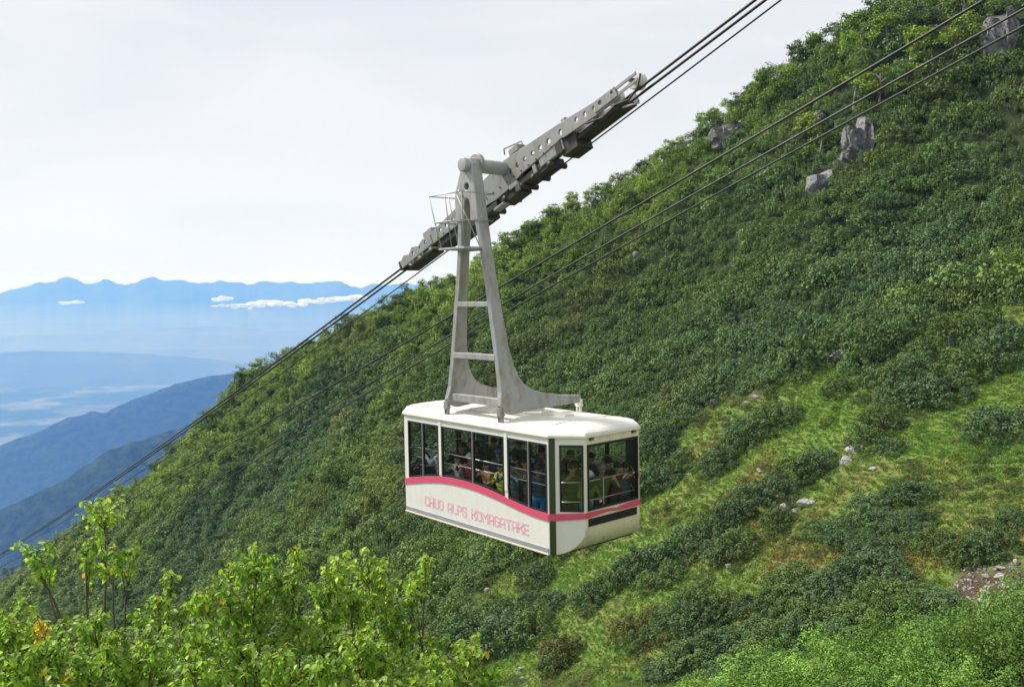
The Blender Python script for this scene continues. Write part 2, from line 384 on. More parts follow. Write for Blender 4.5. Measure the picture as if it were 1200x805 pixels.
range_mesh('low_mountain_range', [(-500, 420, 12000), (-250, 408, 12300), (-60, 417, 12500), (40, 411, 12600), (110, 412, 12800), (190, 416, 13000), (250, 421, 13200), (330, 432, 13200), (420, 428, 13400), (520, 424, 13800), (700, 418, 14000)],
           1900, 300, 1000, M_range, 77, .3, 9, .02, label='low hazy range beyond the valley floor')
range_mesh('low_mountain_range', [(-500, 398, 15200), (-200, 392, 15400), (-40, 396, 15500), (60, 392, 15500), (150, 387, 15600), (240, 382, 15700), (330, 388, 15800), (430, 384, 16000), (540, 380, 16200), (800, 376, 16500)],
           1800, 300, 700, M_range, 87, .3, 9, .02, label='faint hazy range in front of the high mountains')
range_mesh('high_mountain_range', [(-700, 330, 18000), (-420, 336, 18000), (-220, 331, 18000), (-90, 338, 18000), (-30, 340, 18000), (0, 341, 18000), (35, 338, 18000), (58, 334, 18000), (80, 329.6, 18000), (95, 333, 18000), (122, 328.7, 18000), (134, 331, 18000), (146, 335, 18000),
            (165, 331, 18000), (182, 328, 18000), (198, 326.6, 18000), (212, 330, 18000), (224, 332.5, 18000), (246, 331, 18000), (262, 329, 18000), (283, 327.5, 18000), (296, 331, 18000), (310, 332, 18000), (338, 334, 18000), (380, 334.5, 18000), (422, 336, 18000), (448, 333, 18000), (520, 335, 18000), (650, 331, 18000), (900, 334, 18000)],
           1600, 500, 1500, M_range, 97, .15, 16, .2, .5, label='blue jagged high mountains along the skyline')
def valley_material():
    m, nt, b = nodes_of('valley_fields'); N, L = nt.nodes, nt.links
    tc = N.new('ShaderNodeTexCoord')
    vo = N.new('ShaderNodeTexVoronoi'); vo.inputs['Scale'].default_value = .0052; L.new(tc.outputs['Object'], vo.inputs['Vector'])
    n = N.new('ShaderNodeTexNoise'); n.inputs['Scale'].default_value = .0011; n.inputs['Detail'].default_value = 6; n.inputs['Roughness'].default_value = .62; L.new(tc.outputs['Object'], n.inputs['Vector'])
    r_ = N.new('ShaderNodeValToRGB'); r_.color_ramp.interpolation = 'LINEAR'; r_.color_ramp.elements[0].position = .50; r_.color_ramp.elements[0].color = (0, 0, 0, 1); r_.color_ramp.elements[1].position = .62; r_.color_ramp.elements[1].color = (1, 1, 1, 1)
    L.new(n.outputs['Fac'], r_.inputs['Fac'])
    r2 = N.new('ShaderNodeValToRGB'); e = r2.color_ramp.elements; e[0].color = (.07, .10, .05, 1); e[1].color = (.20, .20, .185, 1); L.new(vo.outputs['Color'], r2.inputs['Fac'])
    mx = N.new('ShaderNodeMix'); mx.data_type = 'RGBA'; L.new(r_.outputs['Color'], mx.inputs[0]); mx.inputs[6].default_value = (.035, .055, .03, 1); L.new(r2.outputs['Color'], mx.inputs[7])
    L.new(mx.outputs[2], b.inputs['Base Color']); b.inputs['Roughness'].default_value = 1; b.inputs['Specular IOR Level'].default_value = 0
    return m
vs, fs = [], []
NV = 40
for j in range(NV + 1):
    for i in range(NV + 1): vs.append((-20000 + 40000 * i / NV, -1200 + 21000 * j / NV, VALLEY_Z))
for j in range(NV):
    for i in range(NV): a = j * (NV + 1) + i; fs.append((a, a + 1, a + NV + 2, a + NV + 1))
tag(link('valley_floor', np_mesh('valley_floor', vs, fs, valley_material())), 'pale towns and fields on the hazy valley floor', kind='structure')

# low clouds in front of the high mountains
def cloud_material():
    m, nt, b = nodes_of('cloud_white'); b.inputs['Base Color'].default_value = (.95, .95, .95, 1); b.inputs['Roughness'].default_value = 1; b.inputs['Specular IOR Level'].default_value = 0
    tr = nt.nodes.new('ShaderNodeBsdfTranslucent'); tr.inputs['Color'].default_value = (.95, .95, .95, 1)
    ms = nt.nodes.new('ShaderNodeMixShader'); ms.inputs[0].default_value = .45
    nt.links.new(b.outputs[0], ms.inputs[1]); nt.links.new(tr.outputs[0], ms.inputs[2]); nt.links.new(ms.outputs[0], nt.nodes['Material Output'].inputs['Surface'])
    return m
M_cloud = cloud_material()
def cloud(label, blobs, d):
    b = MB()
    rs = random.Random(len(blobs) * 7 + int(d))
    for (px, py, rx, ry) in blobs:
        for k in range(int(5 + rx * .9)):
            qx_ = px + rs.uniform(-1, 1) * rx; qy_ = py + rs.gauss(0, .35) * ry * (1 - abs(qx_ - px) / (rx * 1.15))
            c = P(qx_, qy_, d + rs.uniform(-300, 300)); sc = d / FPX
            w_ = rs.uniform(.25, .6) * ry * sc
            b.ellipsoid(c, (w_ * rs.uniform(1.2, 2.6), w_ * 1.6, w_ * .7), 10, 6)
    o = b.build('cloud', M_cloud, None, True); md = o.modifiers.new('merge', 'REMESH'); md.mode = 'VOXEL'; md.voxel_size = 9; md.use_smooth_shade = True
    tag(o, label, 'cloud', 'small low clouds before the far mountains')
cloud('small isolated oval white cloud below the leftmost mountain peak', [(80, 355, 12, 4), (92, 354, 8, 3)], 14200)
cloud('small white puff just above the start of the long cloud', [(256, 351, 7, 4.5), (262, 350, 7, 4.5)], 14200)
cloud('long ragged white cloud lying below the mountain skyline', [(268, 359, 20, 4), (290, 358, 18, 5), (318, 356, 22, 6.5), (345, 357, 18, 6), (372, 353, 20, 5), (395, 351, 18, 5), (415, 349, 14, 5)], 14200)

# air
def haze_box(name, lo, hi, col, dens, aniso=0.0):
    b = MB(); c = [(a + z) / 2 for a, z in zip(lo, hi)]; b.box(c, [z - a for a, z in zip(lo, hi)])
    m = bpy.data.materials.new(name + '_air'); m.use_nodes = True; nt = m.node_tree; nt.nodes.remove(nt.nodes['Principled BSDF'])
    v = nt.nodes.new('ShaderNodeVolumePrincipled'); v.inputs['Color'].default_value = (*col, 1); v.inputs['Density'].default_value = dens; v.inputs['Absorption Color'].default_value = (1, 1, 1, 1); v.inputs['Anisotropy'].default_value = aniso
    nt.links.new(v.outputs[0], nt.nodes['Material Output'].inputs['Volume'])
    o = b.build(name, m); tag(o, 'thin blue haze filling the valley air', kind='stuff'); return o
haze_box('haze', (-21000, -1500, VALLEY_Z - 25), (21000, 20500, 190), (.13, .33, 1.0), 1.3e-4)
for mt, my in ((-330, 17000), (-480, 16600), (-640, 16200), (-820, 15800), (-1000, 15300)):
    o = haze_box('valley_mist', (-19000, 11200, VALLEY_Z + 5 - mt * .001), (19000, my, mt), (.80, .90, 1.0), 2.2e-5); o['label'] = 'pale mist lying in the valley below the high mountains'

# ------------------------------------------------------------------ plants: leaf clouds on shrubs, trees and grass tufts
def unit(v): return v / np.maximum(np.linalg.norm(v, axis=-1, keepdims=True), 1e-9)
def leaf_cloud(cen, nrm, size, rng, width=.34):
    """one folded diamond leaf per centre; returns verts, quads, per-vertex leaf variation"""
    n = len(cen); d = unit(rng.normal(size=(n, 3))); d = unit(d - nrm * (d * nrm).sum(1, keepdims=True)); w = np.cross(nrm, d)
    s = (size * rng.uniform(.7, 1.3, n))[:, None] if np.isscalar(size) else size[:, None]
    V = np.stack([cen - d * s * .5, cen + w * s * width + nrm * s * .09, cen + d * s * .5 - nrm * s * .08, cen - w * s * width + nrm * s * .09], 1).reshape(-1, 3)
    F = np.arange(n * 4).reshape(n, 4); lv = np.repeat(rng.random(n), 4)
    return V, F, lv
def shrub_mesh(name, seed, clumps=48, per=15, leaf=.17, lump=.25, flat=.8, spread=.17, mat=None):
    rng = np.random.default_rng(seed)
    i_ = np.arange(clumps) + .5; zz = 1 - 1.12 * i_ / clumps; an = i_ * 2.39996 + rng.uniform(0, 6)      # evenly spread shoots over the dome
    d = unit(np.c_[np.sqrt(np.maximum(1 - zz * zz, .01)) * np.cos(an), np.sqrt(np.maximum(1 - zz * zz, .01)) * np.sin(an), zz] + rng.normal(size=(clumps, 3)) * .11)
    ang = np.arctan2(d[:, 1], d[:, 0]); rad = 1 + lump * np.sin(ang * rng.integers(2, 5) + rng.uniform(0, 6)) * .6 + rng.normal(size=len(d)) * lump * .45
    rad = np.clip(rad, .6, 1.4) * rng.choice([1, 1, 1, .85], len(d))
    c = d * rad[:, None] * np.array([1, 1, flat]); c[:, 2] = np.maximum(c[:, 2], -.05)
    k = np.repeat(np.arange(len(c)), per)
    od = unit(rng.normal(size=(len(k), 3)) + np.array([0, 0, .35])); pr = rng.uniform(.75, 1.35, len(c))[k][:, None]
    off = od * spread * 1.5 * pr * rng.uniform(.75, 1.08, (len(k), 1)); cen = c[k] + off
    nrm = unit(od * .8 + d[k] * .15 + np.array([0, 0, .25]) + rng.normal(size=(len(k), 3)) * .28)
    V, F, lv = leaf_cloud(cen, nrm, leaf, rng)
    lv = np.clip(.5 * lv + .5 * np.repeat(rng.random(len(c))[k], 4), 0, 1)
    return np_mesh(name, V, F, mat or M_leaf, False, {'lv': ('FLOAT', lv)})
def stems_mesh(name, seed, h=.8, n=6, r=.05, mat=None, lean=.5):
    rs = random.Random(seed); b = MB()
    for k in range(n):
        a = 2 * math.pi * k / n + rs.uniform(-.4, .4); e = rs.uniform(.5, 1) * lean
        b.tube([(0, 0, -.3), (math.cos(a) * e * .35, math.sin(a) * e * .35, h * .45), (math.cos(a) * e, math.sin(a) * e, h * rs.uniform(.8, 1))], [r, r * .8, r * .35], 5)
    me = bpy.data.meshes.new(name); me.from_pydata(b.v, [], b.f); me.materials.append(mat or M_bark); me.update(); return me
def tree_meshes(seed, h=4.5, spread=1.5, clumps=62, per=20, leaf=.2):
    """tapered trunk with limbs reaching into an uneven crown"""
    rs = random.Random(seed); rng = np.random.default_rng(seed); b = MB()
    top = Vector((rs.uniform(-.5, .5), rs.uniform(-.5, .5), h * .8)); mid = Vector((top.x * .2 + rs.uniform(-.25, .25), top.y * .3, h * .4))
    b.tube([(0, 0, -.6), mid * .5, mid, (mid + top) / 2, top], [.16, .13, .1, .07, .03], 7)
    cs = []
    for k in range(11):
        t = rs.uniform(.3, .95); a = rs.uniform(0, 6.28); ln = spread * rs.uniform(.55, 1.1) * (1.15 - .5 * t)
        p0 = mid.lerp(top, (t - .4) / .6) if t > .4 else mid * (t / .4)
        p2 = p0 + Vector((math.cos(a) * ln, math.sin(a) * ln, rs.uniform(.15, .8))); p1 = (p0 + p2) / 2 + Vector((0, 0, rs.uniform(-.1, .25)))
        b.tube([p0, p1, p2], [.06, .04, .015], 5); cs += [(p2, .55), (p1.lerp(p2, .55), .5)]
    cs.append((top + Vector((0, 0, .2)), .5))
    me = bpy.data.meshes.new('trunk'); me.from_pydata(b.v, [], b.f); me.materials.append(M_bark_pale); me.update()
    cc = np.array([list(c) for c, _ in cs]); rr = np.array([q for _, q in cs])
    pick = rng.integers(0, len(cc), clumps); c = cc[pick] + unit(rng.normal(size=(clumps, 3))) * rr[pick][:, None] * rng.uniform(.3, 1.1, clumps)[:, None] * np.array([1, 1, .65])
    k = np.repeat(np.arange(clumps), per); off = rng.normal(size=(len(k), 3)) * np.array([.2, .2, .13])
    nrm = unit(unit(off) * .5 + np.array([0, 0, .6]) + rng.normal(size=(len(k), 3)) * .4)
    V, F, lv = leaf_cloud(c[k] + off, nrm, leaf, rng); lv = np.clip(.5 * lv + .5 * np.repeat(rng.random(clumps)[k], 4), 0, 1)
    return me, np_mesh('crown', V, F, M_leaf, False, {'lv': ('FLOAT', lv)})
def tuft_mesh(name, seed, blades=34, h=.42, spread=.34, w=.022):
    rng = np.random.default_rng(seed); n = blades
    base = np.c_[rng.normal(size=(n, 2)) * spread * .45, np.full(n, -.05)]
    a = rng.uniform(0, 6.28, n); lean = rng.uniform(.1, .9, n) * h
    tip = base + np.c_[np.cos(a) * lean, np.sin(a) * lean, h * rng.uniform(.45, 1.1, n)]
    sd_ = np.c_[-np.sin(a), np.cos(a), np.zeros(n)] * w; md = (base + tip) / 2 + np.c_[np.zeros((n, 2)), h * .14 * np.ones(n)]
    V = np.stack([base - sd_, base + sd_, md + sd_ * .9, tip, md - sd_ * .9], 1).reshape(-1, 3)
    F = np.arange(n * 5).reshape(n, 5)
    return np_mesh(name, V, F, M_grass, False, {'lv': ('FLOAT', np.repeat(rng.random(n), 5))})

SHRUBS = [shrub_mesh('foliage', 100 + i, 38 + 6 * (i % 2), 34, .125, .26, .8 + .12 * (i % 3), .145 + .012 * (i % 3)) for i in range(5)]
BUSHES = [shrub_mesh('foliage', 200 + i, 92 + 10 * (i % 2), 44, .078, .17, .84 + .1 * (i % 3), .105) for i in range(4)]
STEMS = [stems_mesh('stem', 300 + i) for i in range(3)]
TREES = [tree_meshes(400 + i, 4.2 + .5 * (i % 3), 1.45 + .2 * (i % 2)) for i in range(5)]
TUFTS = [tuft_mesh('tuft', 500, 40, .22, .36, .022), tuft_mesh('tuft', 501, 34, .17, .36, .03), tuft_mesh('tuft', 502, 44, .30, .3, .018)]

GREEN_DARK = np.array([.072, .125, .046]); GREEN_MID = np.array([.096, .150, .040]); GREEN_BLUE = np.array([.090, .150, .060]); GREEN_YEL = np.array([.20, .285, .045]); OLIVE = np.array([.125, .135, .04])
def tint_of(kind, j=.16):
    c = {'dark': GREEN_DARK, 'mid': GREEN_MID, 'blue': GREEN_BLUE, 'yellow': GREEN_YEL, 'olive': OLIVE}[kind]
    return [float(q) for q in c * random.uniform(1 - j, 1 + j)]

def bush(px, py, wpx, label, kind='blue', group='bushes on the grassy slope', flat=1.0, name='bush', stretch=1.0, meshes=None, at=None, cat='bush', sink=.12):
    p = hit(px, py) if at is None else at
    d = project(p)[2]; r = wpx * .5 * d / FPX
    o = empty(name, (p[0], p[1], p[2] - sink * r), random.uniform(0, 6.28) if stretch == 1 else 0, label, cat, group)
    f = link('foliage', random.choice(meshes or BUSHES), o); f.scale = (r * stretch, r, r * flat); f['tint'] = tint_of(kind)
    s = link('stem', random.choice(STEMS), o); s.scale = (r, r, r * flat)
    return o
def tree(p, h, label, group, kind='yellow', var=None):
    o = empty('birch_tree', (p[0], p[1], p[2] - .16 * h), random.uniform(0, 6.28), label, 'tree', group)
    t, c = TREES[random.randrange(len(TREES)) if var is None else var]; s = h / 5.2
    a = link('trunk', t, o); a.scale = (s, s, s); b = link('crown', c, o); b.scale = (s * random.uniform(1.1, 1.45), s * random.uniform(1.1, 1.45), s); b['tint'] = tint_of(kind, .2)
    return o

# trees one can tell apart along the skyline, from the top of the ridge downwards
SKY_TREES = [(1040, 3.6, 'mid'), (1018, 3.2, 'dark'), (992, 4.4, 'yellow'), (972, 3.8, 'mid'), (951, 4.0, 'yellow'), (930, 3.0, 'dark'), (908, 3.6, 'yellow'), (893, 3.9, 'yellow'), (876, 2.6, 'dark'), (858, 2.8, 'dark'),
             (834, 3.4, 'yellow'), (812, 3.6, 'mid'), (790, 3.8, 'yellow'), (776, 3.2, 'yellow'), (752, 3.0, 'mid'), (728, 3.2, 'mid'), (704, 4.0, 'yellow'), (690, 3.2, 'dark'), (668, 3.8, 'yellow'), (646, 3.4, 'mid'), (622, 3.6, 'dark'), (606, 3.0, 'yellow'),
             (500, 3.2, 'dark'), (478, 3.0, 'mid'), (458, 3.8, 'mid'), (436, 3.8, 'yellow'), (418, 4.2, 'yellow'), (402, 5.0, 'mid'), (384, 3.6, 'yellow'), (362, 4.4, 'dark'), (346, 4.6, 'mid'), (326, 4.6, 'dark'), (308, 4.8, 'yellow'), (290, 5.0, 'mid'),
             (268, 4.4, 'yellow'), (248, 4.6, 'mid'), (228, 4.2, 'yellow'), (206, 4.6, 'mid'), (184, 4.6, 'dark'), (164, 4.4, 'mid'), (140, 4.6, 'yellow'), (118, 4.8, 'mid'), (88, 4.4, 'dark'), (60, 4.6, 'mid'), (28, 4.6, 'dark')]
ORD = ['first', 'second', 'third', 'fourth', 'fifth', 'sixth', 'seventh', 'eighth', 'ninth', 'tenth', 'eleventh', 'twelfth', 'thirteenth', 'fourteenth', 'fifteenth', 'sixteenth', 'seventeenth', 'eighteenth', 'nineteenth', 'twentieth', 'twenty-first', 'twenty-second', 'twenty-third', 'twenty-fourth']
KW = {'yellow': 'yellow-green', 'mid': 'mid green', 'dark': 'dark green'}
for i, (px, h, k) in enumerate(SKY_TREES):
    if i < 22: lb = '%s tree on the skyline, %s from the ridge top down to the carriage hanger' % (KW[k], ORD[i])
    else: lb = '%s tree on the skyline left of the hanger, %s going down' % (KW[k], ORD[i - 22])
    h *= 1.6; p = skyline(px); tree(p - np.array([.0, 1.6, 0]) + np.array([0, 0, float(height(p[0], p[1] - 1.6)) - p[2]]), h, lb, 'trees along the ridge skyline', k)

# bushes that stand apart on the grass (picture column, row, width)
BUSH_LIST = [
 (780, 566, 44, 'dark', 'large dark bush beside the right end of the cabin'), (772, 528, 44, 'blue', 'dark bush just above the large one beside the cabin end'), (800, 545, 30, 'mid', 'small green bush at the meadow edge right of the cabin'),
 (846, 548, 38, 'blue', 'rounded dark bush, lowest of the clump in the upper meadow'), (862, 528, 34, 'mid', 'green bush second from the bottom of the upper meadow clump'), (880, 512, 46, 'blue', 'broad bush in the middle of the upper meadow clump'), (903, 500, 44, 'mid', 'green bush near the top of the upper meadow clump'), (926, 490, 34, 'mid', 'topmost bush of the clump in the upper meadow'),
 (981, 459, 30, 'mid', 'lone small bush in the grass below the dark rock'), (972, 494, 16, 'yellow', 'tiny bright bush alone in the middle of the upper meadow'),
 (1176, 508, 64, 'blue', 'large dense round bush at the right picture edge'), (1192, 618, 34, 'dark', 'dark bush at the right edge above the stony patch'),
 (1018, 520, 40, 'mid', 'bush above the long white rocks, right of the upper meadow'), (1034, 503, 44, 'mid', 'bush directly up the slope from the long white rocks'), (1046, 528, 28, 'blue', 'small dark bush below the white rock pair'),
 (1060, 472, 46, 'blue', 'wide dark bush next to the bright white boulder'), (1045, 450, 44, 'mid', 'green bush above and left of the bright white boulder'), (1070, 440, 40, 'blue', 'dark bush between dark rock and white boulder'), (1104, 468, 52, 'blue', 'wide dark bush right of the bright white boulder'),
 (1130, 440, 56, 'mid', 'broad green bush high at the right below the slope shrubs'), (1165, 425, 54, 'blue', 'broad dark bush high near the right edge'), (1112, 398, 46, 'mid', 'green bush in the uppermost strip of grass'), (1150, 388, 48, 'mid', 'green bush at the upper right end of the grass strip'), (1186, 400, 42, 'blue', 'dark bush at the right edge in the uppermost grass'), (1085, 418, 36, 'mid', 'small green bush at the left end of the upper grass strip'),
 (960, 548, 40, 'blue', 'bush of the diagonal row left of the long white rocks'), (938, 562, 42, 'mid', 'bush of the diagonal row just above the flat grey boulder'), (912, 580, 44, 'blue', 'bush of the diagonal row left of the flat grey boulder'), (886, 592, 46, 'blue', 'bush in the diagonal row with silvery leaves, upper part'), (862, 612, 50, 'blue', 'large bush at the middle of the diagonal row'), (836, 628, 46, 'mid', 'green bush below the middle of the diagonal row'),
 (806, 648, 50, 'blue', 'wide bush in the lower part of the diagonal row'), (778, 660, 46, 'blue', 'dark bush in the lower row to the right below the cabin'), (750, 672, 46, 'dark', 'dark bush in the row directly below the cabin end'), (722, 684, 40, 'mid', 'green bush below the lower corner of the cabin'), (695, 706, 40, 'blue', 'dark bush at the lowest end of the diagonal row'), (762, 690, 30, 'mid', 'small round bush at the lower edge of the diagonal row'), (790, 682, 34, 'mid', 'small bush at the grass edge under the diagonal row'),
 (868, 646, 44, 'mid', 'bushy clump above the small white stone in mid meadow'), (848, 652, 40, 'blue', 'dark bush left of the clump by the small white stone'), (912, 614, 34, 'mid', 'small bush between the stones below the flat boulder'),
 (630, 682, 36, 'dark', 'round dark bush standing alone below the cabin'), (622, 708, 28, 'blue', 'dark bush below the lone round one'), (650, 712, 32, 'blue', 'greyish bush beside the lowest end of the row'),
 (560, 742, 54, 'blue', 'silvery bush at the left end of the lower thicket'), (598, 748, 60, 'blue', 'broad bush in the middle of the lower thicket'), (628, 744, 50, 'mid', 'green bush at the right end of the lower thicket'), (585, 722, 40, 'mid', 'green bush at the top of the lower thicket'),
 (660, 772, 44, 'olive', 'brownish bush in the grass at the bottom centre'), (652, 786, 30, 'mid', 'small bright bush at the foot of the brownish one'), (560, 775, 40, 'olive', 'olive bush behind the top of the front saplings'),
 (738, 745, 40, 'olive', 'olive bush amid the grass left of the dark thicket'), (752, 758, 32, 'mid', 'small fresh green bush beside the olive bush'), (770, 730, 34, 'olive', 'olive bush above the dark patch at bottom'), (795, 738, 50, 'dark', 'dark bush at the left of the central bottom patch'), (826, 732, 52, 'blue', 'dark bush in the middle of the central bottom patch'), (850, 718, 44, 'mid', 'green bush at the right of the central bottom patch'), (815, 708, 40, 'mid', 'green bush at the top of the central bottom patch'),
 (1098, 640, 40, 'mid', 'green bush at the left above the stony patch'), (1130, 655, 44, 'mid', 'bright green bush right above the stony patch'), (1165, 648, 50, 'dark', 'dark bush overhanging the stony patch'),
]
for px, py, w, k, lb in BUSH_LIST: bush(px, py, w * 1.3, lb, k)
def patch(poly, spacing, wpx, kind, label, group, seed, meshes=None):
    rs = random.Random(seed); xs = [q[0] for q in poly]; ys = [q[1] for q in poly]; y = min(ys)
    while y < max(ys):
        x = min(xs)
        while x < max(xs):
            a, b_ = x + rs.uniform(-.4, .4) * spacing, y + rs.uniform(-.3, .3) * spacing
            if inside(poly, np.array([a]), np.array([b_]))[0]: bush(a, b_, wpx * rs.uniform(.8, 1.25), label, rs.choice(kind), group, flat=.8, meshes=meshes)
            x += spacing
        y += spacing * .62
patch([(948, 650), (962, 622), (1010, 598), (1060, 578), (1100, 572), (1106, 595), (1085, 625), (1040, 652)], 27, 46, ['blue', 'dark'], 'low dense shrub within the long leafy patch above the dark thicket', 'shrubs of the long leafy patch', 5)
patch([(868, 742), (900, 700), (960, 672), (1010, 660), (1075, 664), (1112, 690), (1122, 725), (1040, 740), (960, 770), (900, 800), (740, 812), (780, 780), (830, 765)], 36, 62, ['blue', 'blue', 'dark', 'mid'], 'dark shrub within the big thicket behind the bright bottom shrubs', 'shrubs of the big dark thicket', 6)

# bright shrubs on the near bank, bottom right
NEAR = [shrub_mesh('foliage', 600 + i, 66, 100, .056, .5, 1.05, .15) for i in range(4)]
for i in range(30):
    px = 800 + (i % 15) * 31 + random.uniform(-12, 12); row = i // 15
    top = 820 - (px - 800) * .3 + row * 46 + random.uniform(-10, 16)
    d = random.uniform(25, 29) - row * 3; c = P(px, top, d); g = float(height(c[0], c[1]))
    r = random.uniform(1.05, 1.45)
    o = empty('leafy_shrub', (c[0], c[1], g - .1), random.uniform(0, 6.28), 'bright green leafy shrub in the thicket filling the bottom right corner', 'shrub', 'bright shrubs in the bottom right corner')
    hgt = max(c[2] - g, 1.0)
    f = link('foliage', NEAR[i % 4], o); f.location = (0, 0, hgt - r * .92); f.scale = (r, r, r); f['tint'] = [float(q) for q in np.array([.15, .27, .05]) * random.uniform(.65, 1.2)]
    s = link('stem', STEMS[i % 3], o); s.scale = (r * .8, r * .8, hgt)

# ------------------------------------------------------------------ ground cover nobody could count
def scatter(name, label, pts, scale, rotz, tint, var, sources):
    me = bpy.data.meshes.new(name); n = len(pts); me.vertices.add(n); me.vertices.foreach_set('co', np.asarray(pts, np.float32).ravel())
    for an, typ, data, key in (('s', 'FLOAT_VECTOR', scale, 'vector'), ('rz', 'FLOAT_VECTOR', rotz, 'vector'), ('tint', 'FLOAT_VECTOR', tint, 'vector'), ('var', 'INT', var, 'value')):
        a = me.attributes.new(an, typ, 'POINT'); a.data.foreach_set(key, np.asarray(data, np.int32 if typ == 'INT' else np.float32).ravel())
    o = link(name, me); tag(o, label, kind='stuff')
    ng = bpy.data.node_groups.new(name, 'GeometryNodeTree'); ng.interface.new_socket('Geometry', in_out='INPUT', socket_type='NodeSocketGeometry'); ng.interface.new_socket('Geometry', in_out='OUTPUT', socket_type='NodeSocketGeometry')
    N, L = ng.nodes, ng.links; gi = N.new('NodeGroupInput'); go = N.new('NodeGroupOutput'); jn = N.new('GeometryNodeJoinGeometry')
    def na(nm, t):
        q = N.new('GeometryNodeInputNamedAttribute'); q.data_type = t; q.inputs['Name'].default_value = nm; return q.outputs['Attribute']
    sv, rv, vv = na('s', 'FLOAT_VECTOR'), na('rz', 'FLOAT_VECTOR'), na('var', 'INT')
    for i, src in enumerate(sources):
        oi = N.new('GeometryNodeObjectInfo'); oi.inputs['Object'].default_value = src; oi.transform_space = 'ORIGINAL'
        oi.inputs['As Instance'].default_value = True
        cp = N.new('FunctionNodeCompare'); cp.data_type = 'INT'; cp.operation = 'EQUAL'; L.new(vv, cp.inputs[2]); cp.inputs[3].default_value = i
        ip = N.new('GeometryNodeInstanceOnPoints'); L.new(gi.outputs[0], ip.inputs['Points']); L.new(cp.outputs['Result'], ip.inputs['Selection']); L.new(oi.outputs['Geometry'], ip.inputs['Instance'])
        L.new(rv, ip.inputs['Rotation']); L.new(sv, ip.inputs['Scale']); L.new(ip.outputs['Instances'], jn.inputs[0])
    L.new(jn.outputs[0], go.inputs[0]); md = o.modifiers.new('scatter', 'NODES'); md.node_group = ng
    return o
def candidates(step, dmax, lo=-130, hi=1330, seed=1, dmin=14):
    rng = np.random.default_rng(seed); x = np.arange(GX0 + 2, GX1 - 2, step); y = np.arange(14, GY1 - 4, step); X, Y = np.meshgrid(x, y)
    X = X.ravel() + rng.uniform(-.5, .5, X.size) * step; Y = Y.ravel() + rng.uniform(-.5, .5, Y.size) * step; Z = height(X, Y)
    px, py, d = project(np.c_[X, Y, Z]); k = (d > dmin) & (d < dmax) & (px > lo) & (px < hi) & (py > -140) & (py < 960)
    X, Y, Z, px, py, d = X[k], Y[k], Z[k], px[k], py[k], d[k]
    e = 1.5; nx = -(height(X + e, Y) - height(X - e, Y)) / (2 * e); ny = -(height(X, Y + e) - height(X, Y - e)) / (2 * e)
    facing = (-X * nx - Y * ny - Z) / np.sqrt(X * X + Y * Y + Z * Z) / np.sqrt(nx * nx + ny * ny + 1)
    k = facing > -.22
    return X[k], Y[k], Z[k], px[k], py[k], d[k], rng
X, Y, Z, px, py, d, rng = candidates(1.32, 300, seed=3)
wx, wy = wob(px, py)
in_meadow = inside(MEADOW, wx, wy) & (d < 96); in_scree = inside(SCREE, wx, wy) & (d < 60)
patchy = fbm(X / 5 + 40, Y / 5 + 40, 31, 3)
bare = inside(RIB, wx, wy) & (rng.random(len(X)) < .75)     # worn grassy rib between the shrubs
keep = ~in_meadow & ~in_scree & ~bare & ~((d < 40) & (px < 760)) & ~((d < 33))
keep &= ~((patchy < .12) & (d < 160))
for cx_, cy_, rx_, ry_ in [(1016, 168, 17, 20), (968, 216, 10, 16), (864, 160, 20, 11), (1186, 46, 22, 28), (1000, 190, 9, 8), (966, 143, 6, 8)]: keep &= ~((((px - cx_) / rx_) ** 2 + ((py - cy_) / ry_) ** 2) < 1)
X, Y, Z, px, py, d, patchy = (q[keep] for q in (X, Y, Z, px, py, d, patchy)); n = len(X)
big = fbm(X / 26 + 90, Y / 26 + 90, 41, 3)
sky_y = np.interp(px, [q for q in range(-140, 1341, 20)], [float(project(skyline(q))[1]) for q in range(-140, 1341, 20)])
near_sky = np.clip(1 - (py - sky_y) / 130, 0, 1) ; left = np.clip((560 - px) / 250, 0, 1)
yel = np.clip(near_sky * (.55 + .4 * left) + (big - .5) * 1.8 + (patchy - .5) * 1.2 - .10, 0, 1) * rng.uniform(.5, 1.1, n)
blu = np.clip((fbm(X / 17 + 20, Y / 17 + 20, 51, 3) - .42) * 3, 0, 1)
olv = np.clip((fbm(X / 9 + 20, Y / 9 + 20, 61, 3) - .60) * 6, 0, 1)
tint = GREEN_MID[None] * (1 - blu)[:, None] + GREEN_BLUE[None] * blu[:, None]
tint = tint * (1 - olv * .6)[:, None] + OLIVE[None] * (olv * .6)[:, None]; tint = tint * (1 - yel)[:, None] + GREEN_YEL[None] * yel[:, None]
tint = tint * rng.uniform(.85, 1.45, n)[:, None]
sz = rng.uniform(.72, 1.15, n) * (1 + .6 * near_sky * left) * (.9 + .45 * fbm(X / 9 + 33, Y / 9 + 33, 141, 3)) * np.where(rng.random(n) < .12, rng.uniform(1.3, 1.9, n), 1)
SRC = empty('bush', tuple(hit(1010, 470)), 0, 'green bush at the shrub edge above the tiny bright bush', 'bush', 'bushes on the grassy slope')
srcs = []
